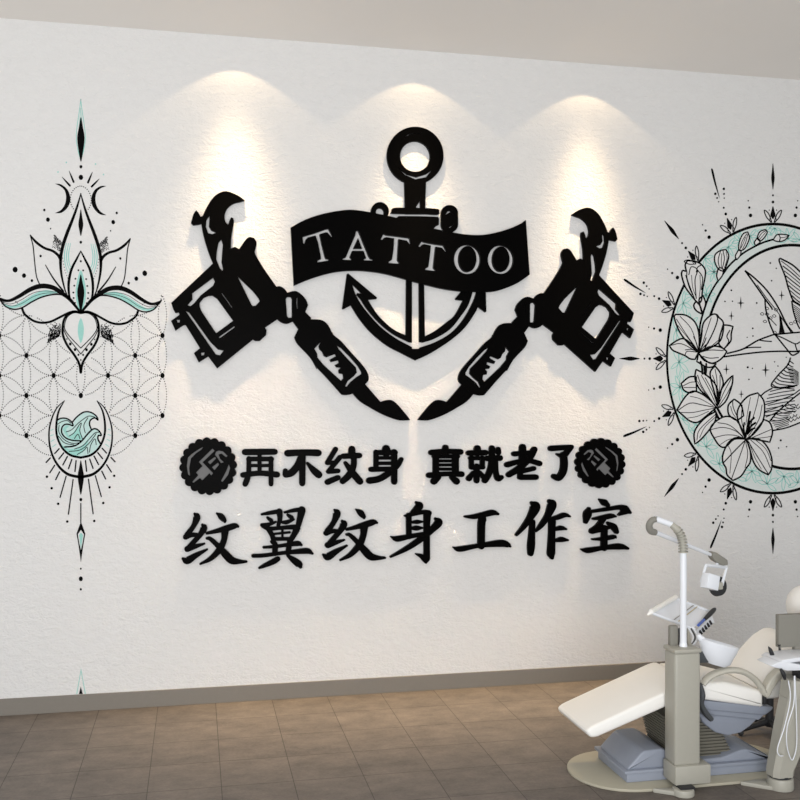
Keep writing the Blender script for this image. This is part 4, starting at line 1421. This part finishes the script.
obj('backrest', fin(bm), M_CREAM, chair, True)
bm = NB()
ball(bm, (2.935, CY - 0.01, 0.735), 0.066, 0.12, 0.108)
ball(bm, (2.93, CY - 0.01, 0.66), 0.05, 0.05, 0.07)
hr = obj('headrest', fin(bm), M_CREAM, chair, True)
bm = NB(); tube(bm, [(2.86, CY - 0.01, 0.54), (2.885, CY - 0.01, 0.60), (2.915, CY - 0.01, 0.66)], 0.02)
obj('headrest_post', fin(bm), M_SHELL, hr, True)
# arm loop on the near side
bm = NB()
ya = CY - 0.2
tube(bm, [(2.282, ya, 0.448), (2.306, ya, 0.474), (2.352, ya, 0.496), (2.418, ya, 0.506), (2.484, ya, 0.495), (2.540, ya, 0.462), (2.574, ya, 0.424), (2.592, ya, 0.392)],
     [0.012, 0.0135, 0.014, 0.014, 0.014, 0.014, 0.014, 0.013], 14, 5, flat=1.8)
obj('armrest', fin(bm), M_ARM, chair, True)
bm = NB()
prism(bm, [(2.590, 0.384), (2.598, 0.420), (2.625, 0.462), (2.660, 0.492), (2.688, 0.500), (2.688, 0.462), (2.662, 0.440), (2.634, 0.405), (2.618, 0.374), (2.602, 0.366)], ya - 0.016, ya + 0.034, 0.009)
obj('arm_support', fin(bm), M_ARM, chair, True)
bm = NB(); tube(bm, [(2.262, ya - 0.005, 0.452), (2.272, ya - 0.005, 0.405), (2.27, ya - 0.005, 0.36), (2.295, ya - 0.005, 0.315), (2.322, ya - 0.005, 0.286)], [0.012, 0.017, 0.013, 0.014, 0.012], 10, 5, flat=1.5)
obj('hinge_bracket', fin(bm), M_CHARCOAL, chair, True)
bm = NB(); box(bm, 2.598, 2.616, CY - 0.192, CY - 0.16, 0.33, 0.372, 0.006)
obj('hinge_cap', fin(bm), M_DARK, chair, True)

# ================================================================== the cuspidor column with the lamp
col = thing('cuspidor_stand', 'grey square service column with white lamp pole, tray and basin, in front of the chair', 'dental unit', (2.19, -1.70, 0))
bm = NB()
cyl(bm, 2.122, -1.819, 0.0, 0.030, 0.049, 0.047, 32, 0.004)
slab(bm, [(2.065, -1.82), (2.125, -1.863), (2.170, -1.82), (2.135, -1.78), (2.065, -1.774), (2.00, -1.774)], 0.0, 0.020, 0.004)
obj('foot', fin(bm), M_SHELL, col, True)
bm = NB(); box(bm, 2.098, 2.165, -1.845, -1.775, 0.022, 0.040)
obj('foot_collar', fin(bm), M_DARK, col)
bm = NB(); box(bm, 2.089, 2.262, -1.812, -1.690, 0.036, 0.121, 0.007)
obj('column_base', fin(bm), M_SHELL, col, True)
bm = NB(); box(bm, 2.094, 2.219, -1.798, -1.692, 0.118, 0.622, 0.013, 3)
obj('column_shaft', fin(bm), M_SHELL, col, True)
bm = NB(); box(bm, 2.090, 2.223, -1.802, -1.688, 0.620, 0.638, 0.006)
obj('column_cap', fin(bm), M_SHELL, col, True)
px_, py_ = 2.164, -1.74
bm = NB()
tube(bm, [(px_, py_, 0.622), (px_, py_, 0.655)], [0.021, 0.0158], 20, smooth=False)
tube(bm, [(px_, py_, 0.645), (px_, py_, 1.063)], 0.0152, 20, smooth=False)
obj('lamp_pole', fin(bm), M_WHITE, col, True)
# ribbed swan neck
bm = NB()
path = smooth_pts([(px_, py_, 1.062), (px_ - 0.001, py_, 1.095), (px_ - 0.008, py_, 1.13), (px_ - 0.024, py_, 1.160), (px_ - 0.055, py_ + 0.008, 1.190)], False, 8)
V = [Vector(p) for p in path]
tube(bm, V, [0.0140 - 0.0010 * i / len(V) for i in range(len(V))], 16, smooth=False)
acc = nxt = 0.0
for i in range(0, len(V) - 1):
    d = V[i + 1] - V[i]
    while nxt <= acc + d.length and nxt < 0.112:
        p_ = V[i] + d * ((nxt - acc) / d.length)
        tube(bm, [p_, p_ + d.normalized() * 0.0062], 0.0220 - 0.002 * nxt / 0.11, 18, smooth=False)
        nxt += 0.0135
    acc += d.length
tube(bm, V[-9:], [0.0175 - 0.0004 * k for k in range(9)], 16, smooth=False)
obj('ribbed_elbow', fin(bm), M_SHELL, col, True)
bm = NB(); tube(bm, [(px_ - 0.052, py_ + 0.008, 1.188), (2.040, -1.72, 1.215)], 0.0135, 16, smooth=False)
obj('upper_arm', fin(bm), M_WHITE, col, True)
bm = NB(); tube(bm, [(2.040, -1.722, 1.2145), (2.022, -1.717, 1.208), (2.012, -1.710, 1.186), (2.024, -1.70, 1.160), (2.052, -1.69, 1.150)], [0.0135, 0.0145, 0.0155, 0.016, 0.0145], 16)
obj('arm_elbow', fin(bm), M_TAUPE, col, True)
bm = NB(); tube(bm, [(2.045, -1.692, 1.153), (2.440, -1.50, 1.008)], [0.0115, 0.0085], 14, smooth=False)
obj('lower_arm', fin(bm), M_WHITE, col, True)
bm = NB()
prism(bm, [(2.432, 1.000), (2.436, 1.024), (2.452, 1.024), (2.512, 0.985), (2.515, 0.962), (2.488, 0.958), (2.445, 0.982)], -1.525, -1.475, 0.004)
obj('arm_head', fin(bm), M_TAUPE, col, True)
# lamp head: a white yoke, the lamp block and its black reflector
bm = NB()
tube(bm, [(2.472, -1.50, 0.968), (2.466, -1.50, 0.955)], 0.007, 10, smooth=False)
tube(bm, [(2.378, -1.515, 0.880), (2.402, -1.515, 0.962), (2.511, -1.515, 0.948), (2.486, -1.515, 0.862)], 0.0095, 4, smooth=False)
lamp = obj('lamp_yoke', fin(bm), M_WHITE, col, False)
rot = Matrix.Rotation(radians(17), 4, 'Y') @ Matrix.Rotation(radians(10), 4, 'Z') @ Matrix.Rotation(radians(-10), 4, 'X')
bm = NB()
bmesh.ops.create_cube(bm, size=1, matrix=Matrix.Translation((2.407, -1.545, 0.888)) @ rot @ Matrix.Diagonal((0.070, 0.05, 0.070, 1)))
bmesh.ops.bevel(bm, geom=bm.edges[:], offset=0.003, segments=2, profile=0.5, affect='EDGES')
obj('lamp_block', fin(bm), M_WHITE, lamp, True)
bm = NB()
bmesh.ops.create_cone(bm, cap_ends=True, segments=36, radius1=0.050, radius2=0.046, depth=0.02, matrix=Matrix.Translation((2.478, -1.492, 0.856)) @ Matrix.Rotation(radians(12), 4, 'Z') @ Matrix.Rotation(radians(82), 4, 'X'))
obj('reflector', fin(bm), M_DARK, lamp, True)
bm = NB(); box(bm, 2.452, 2.482, -1.535, -1.505, 0.846, 0.880, 0.004)
obj('lamp_hub', fin(bm), M_SHELL, lamp, True)
# instrument tray
A_, B_, C2, D2 = Vector((2.063, -1.62, 0.771)), Vector((2.290, -1.42, 0.791)), Vector((2.500, -1.40, 0.709)), Vector((2.296, -1.60, 0.678))
nrm = (D2 - A_).cross(B_ - A_).normalized()


def quadslab(bm, q, th):
    up = [bm.verts.new(p) for p in q]
    dn = [bm.verts.new(p - nrm * th) for p in q]
    bm.faces.new(up); bm.faces.new(list(reversed(dn)))
    for i in range(4):
        j = (i + 1) % 4
        bm.faces.new((up[j], up[i], dn[i], dn[j]))


bm = NB()
quadslab(bm, [A_.lerp(C2, 0.04), B_.lerp(D2, 0.04), C2.lerp(A_, 0.02), D2.lerp(B_, 0.04)], 0.012)
tray = obj('instrument_tray', fin(bm), M_WHITE, col)
bm = NB(); tube(bm, [A_ + nrm * .004, B_ + nrm * .006], 0.012, 12, smooth=False); tube(bm, [A_, A_ + Vector((-0.018, -0.004, -0.012))], [0.011, 0.004], 10, smooth=False)
obj('tray_rail', fin(bm), M_CREAM, tray, True)
bm = NB(); tube(bm, [A_, D2], 0.0075, 10, smooth=False)
obj('tray_rail', fin(bm), M_WHITE, tray, True)
bm = NB(); tube(bm, [B_, C2], 0.0075, 10, smooth=False)
obj('tray_rail', fin(bm), M_WHITE, tray, True)
for u, m_ in ((0.50, M_TAUPE), (0.60, M_BRASS)):
    bm = NB(); tube(bm, [A_.lerp(D2, u) + nrm * .003, B_.lerp(C2, u) + nrm * .003], 0.0018, 8, smooth=False)
    obj('tray_divider', fin(bm), m_, tray, True)
bm = NB(); tube(bm, [D2.lerp(C2, 0.14) + nrm * .010, D2.lerp(C2, 0.44) + nrm * .012], 0.007, 10, smooth=False)
tag(obj('dental_handpiece', fin(bm), M_HANDLE, None, True), 'blue handpiece lying on the edge of the small instrument tray', 'instrument')
bm = NB(); tube(bm, [D2.lerp(C2, 0.48) + nrm * .012, D2.lerp(C2, 0.70) + nrm * .016, D2.lerp(C2, 0.92) + nrm * .024, D2.lerp(C2, 1.06) + nrm * .022], [0.008, 0.0115, 0.0105, 0.002], 12, 4)
tag(obj('dental_handpiece', fin(bm), M_DARK, None, True), 'black handpiece poking out over the right end of the small instrument tray', 'instrument')
for k in range(5):
    c_ = D2.lerp(C2, 0.14 + 0.14 * k) + Vector((0.016, -0.004, -0.026))
    bm = NB(); tube(bm, [c_ + Vector((-0.006, 0, 0.008)), c_ + Vector((0.005, 0, -0.008))], 0.0065, 10, smooth=False)
    obj('tray_socket', fin(bm), M_DARK, tray, True)
bm = NB()
quadslab(bm, [D2 + Vector((0.006, -.002, -0.008)), D2.lerp(C2, 0.9) + Vector((0.006, -.002, -0.008)), D2.lerp(C2, 0.9) + Vector((0.020, -.002, -0.040)), D2 + Vector((0.012, -.002, -0.040))], 0.006)
obj('socket_rail', fin(bm), M_WHITE, tray)
# the bracket that carries the tray, with tubes
bm = NB(); tube(bm, [(2.245, -1.575, 0.705), (2.250, -1.61, 0.668), (2.205, -1.72, 0.628)], [0.018, 0.013, 0.012], 14, 4)
obj('tray_bracket', fin(bm), M_SHELL, col, True)
for k in range(3):
    bm = NB(); tube(bm, [(2.262 + .012 * k, -1.60, 0.69), (2.262 + .010 * k, -1.65, 0.65), (2.192 + .008 * k, -1.73, 0.628)], 0.0042, 8, 4)
    obj('tray_tube', fin(bm), M_WHITE if k != 1 else M_CHARCOAL, col, True)
# cup holder behind the pole
bm = NB(); box(bm, 2.110, 2.150, -1.722, -1.695, 0.634, 0.728, 0.006)
obj('cup_holder', fin(bm), M_TAUPE, col, True)
bm = NB(); box(bm, 2.158, 2.198, -1.718, -1.695, 0.634, 0.712, 0.005)
obj('cup_holder', fin(bm), M_CHARCOAL, col, True)
# spittoon basin and its bracket
bm = NB(); box(bm, 2.212, 2.315, -1.72, -1.695, 0.550, 0.608, 0.006)
obj('basin_bracket', fin(bm), M_CHARCOAL, col, True)
bm = NB()
prof = [(0.0, -0.118), (0.05, -0.115), (0.072, -0.095), (0.090, -0.06), (0.102, -0.02), (0.106, 0.0), (0.101, 0.003), (0.092, -0.012), (0.075, -0.05), (0.04, -0.075), (0.0, -0.08)]
rings = []
tilt = Matrix.Translation((2.362, -1.705, 0.634)) @ Matrix.Rotation(radians(16), 4, 'Y')
for r0, z0 in [(r * 0.95, z * 0.86) for r, z in prof]:
    rings.append([bm.verts.new(tilt @ Vector((r0 * cos(2 * pi * k / 36) * 1.0 + (0.012 * (z0 < -.06)), r0 * sin(2 * pi * k / 36) * 0.62, z0))) for k in range(36)] if r0 > 0 else None)
for a, b in zip(rings, rings[1:]):
    if a and b:
        for k in range(36):
            bm.faces.new((a[k], a[(k + 1) % 36], b[(k + 1) % 36], b[k]))
bm.faces.new(list(reversed(rings[1]))); bm.faces.new(rings[-2])
tube(bm, [(2.278, -1.705, 0.654), (2.264, -1.705, 0.666), (2.258, -1.705, 0.680)], [0.016, 0.014, 0.010], 12, 4)
obj('spittoon_basin', fin(bm), M_WHITE, col, True)

# ================================================================== the instrument pedestal at the right edge
cart = thing('instrument_pedestal', 'grey leaning pedestal with white tray and control box, cut by the right picture edge', 'dental unit', (2.58, -1.83, 0))
bm = NB()
cyl(bm, 2.588, -1.84, 0.0, 0.052, 0.058, 0.056, 32, 0.005)
obj('foot', fin(bm), M_SHELL, cart, True)
bm = NB()
slab(bm, [(2.54, -1.865), (2.585, -1.81), (2.60, -1.775), (2.55, -1.766), (2.50, -1.766), (2.43, -1.775), (2.46, -1.80)], 0.0, 0.018, 0.003)
obj('foot_arm', fin(bm), M_SHELL, cart, True)
bm = NB(); cyl(bm, 2.588, -1.838, 0.050, 0.062, 0.048, 0.048, 28)
obj('foot_collar', fin(bm), M_DARK, cart, True)


def loft(bm, secs):
    rings = []
    for x0, x1, y0, y1, z in secs:
        bev = min(x1 - x0, y1 - y0) * 0.22
        ol = [(x0 + bev, y0), (x1 - bev, y0), (x1, y0 + bev), (x1, y1 - bev), (x1 - bev, y1), (x0 + bev, y1), (x0, y1 - bev), (x0, y0 + bev)]
        rings.append([bm.verts.new((x, y, z)) for x, y in ol])
    for a, b in zip(rings, rings[1:]):
        for k in range(8):
            bm.faces.new((a[k], a[(k + 1) % 8], b[(k + 1) % 8], b[k]))
    bm.faces.new(list(reversed(rings[0]))); bm.faces.new(rings[-1])


bm = NB()
loft(bm, [(2.535, 2.640, -1.885, -1.79, 0.060), (2.535, 2.643, -1.886, -1.79, 0.085), (2.580, 2.735, -1.88, -1.77, 0.26), (2.618, 2.815, -1.88, -1.76, 0.405)])
obj('pedestal_shaft', fin(bm), M_SHELL, cart, True)
bm = NB()
loft(bm, [(2.616, 2.818, -1.885, -1.758, 0.407), (2.632, 2.850, -1.885, -1.752, 0.474), (2.637, 2.86, -1.88, -1.75, 0.486)])
obj('pedestal_head', fin(bm), M_SHELL, cart, True)
bm = NB(); box(bm, 2.69, 2.80, -1.85, -1.77, 0.482, 0.535, 0.006)
obj('tray_neck', fin(bm), M_DARK, cart, True)
# white delivery tray with a chamfered nose
bm = NB()
prism(bm, [(2.535, 0.556), (2.552, 0.548), (2.585, 0.540), (2.615, 0.530), (2.98, 0.518), (2.98, 0.540), (2.70, 0.550), (2.60, 0.572), (2.575, 0.572)], -1.85, -1.73, 0.004)
prism(bm, [(2.575, 0.566), (2.598, 0.579), (2.68, 0.586), (2.98, 0.586), (2.98, 0.572), (2.70, 0.568), (2.62, 0.562)], -1.845, -1.70, 0.004)
obj('delivery_tray', fin(bm), M_WHITE, cart, True)
bm = NB(); box(bm, 2.75, 2.95, -1.708, -1.68, 0.570, 0.602, 0.008)
obj('control_box_stand', fin(bm), M_TAUPE, cart, True)
bm = NB(); box(bm, 2.668, 3.00, -1.705, -1.676, 0.597, 0.750, 0.003)
obj('control_box', fin(bm), M_TAUPE, cart, True)
for pts, rr, m_ in (([(2.585, -1.75, 0.618), (2.596, -1.75, 0.600), (2.606, -1.75, 0.576)], [0.002, 0.009, 0.010], M_DARK),
                    ([(2.672, -1.70, 0.612), (2.674, -1.70, 0.596), (2.678, -1.70, 0.574)], [0.008, 0.005, 0.008], M_DARK),
                    ([(2.572, -1.866, 0.545), (2.584, -1.87, 0.522), (2.592, -1.87, 0.498)], [0.006, 0.010, 0.006], M_DARK)):
    bm = NB(); tube(bm, pts, rr, 10, 4)
    obj('handpiece', fin(bm), m_, cart, True)
# looping hoses
for pts in ([(2.592, -1.895, 0.500), (2.598, -1.90, 0.42), (2.570, -1.90, 0.30), (2.535, -1.90, 0.205), (2.543, -1.90, 0.172), (2.565, -1.895, 0.166)],
            [(2.618, -1.90, 0.520), (2.612, -1.905, 0.40), (2.580, -1.905, 0.30), (2.578, -1.905, 0.215), (2.602, -1.90, 0.150), (2.617, -1.90, 0.160), (2.630, -1.90, 0.22), (2.628, -1.90, 0.35), (2.624, -1.895, 0.520)]):
    bm = NB(); tube(bm, pts, 0.0026, 8, 8)
    obj('hose', fin(bm), M_WHITE, cart, True)

# ================================================================== the stool behind the chair
sx0, sy0 = 2.985, -1.13
stool = thing('stool', 'dark stool on a star base, mostly hidden behind the treatment chair', 'stool', (sx0, sy0, 0))
bm = NB(); tube(bm, [(sx0, sy0, 0.03), (sx0, sy0, 0.20)], 0.022, 16, smooth=False); tube(bm, [(sx0, sy0, 0.19), (sx0, sy0, 0.40)], 0.015, 16, smooth=False)
obj('stool_post', fin(bm), M_DARK, stool, True)
for k in range(5):
    q = radians(188 + 72 * k)
    bm = NB(); tube(bm, [(sx0, sy0, 0.058), (sx0 + 0.10 * cos(q), sy0 + 0.10 * sin(q), 0.042), (sx0 + 0.19 * cos(q), sy0 + 0.19 * sin(q), 0.026)], [0.018, 0.014, 0.010], 10, 3)
    lg = obj('leg', fin(bm), M_DARK, stool, True)
    bm = NB(); ball(bm, (sx0 + 0.185 * cos(q), sy0 + 0.185 * sin(q), 0.016), 0.016, 0.016, 0.016, 12, 8)
    obj('castor', fin(bm), M_CHARCOAL, lg, True)
bm = NB(); cyl(bm, sx0, sy0, 0.40, 0.455, 0.13, 0.135, 32, 0.012)
obj('stool_seat', fin(bm), M_CHARCOAL, stool, True)
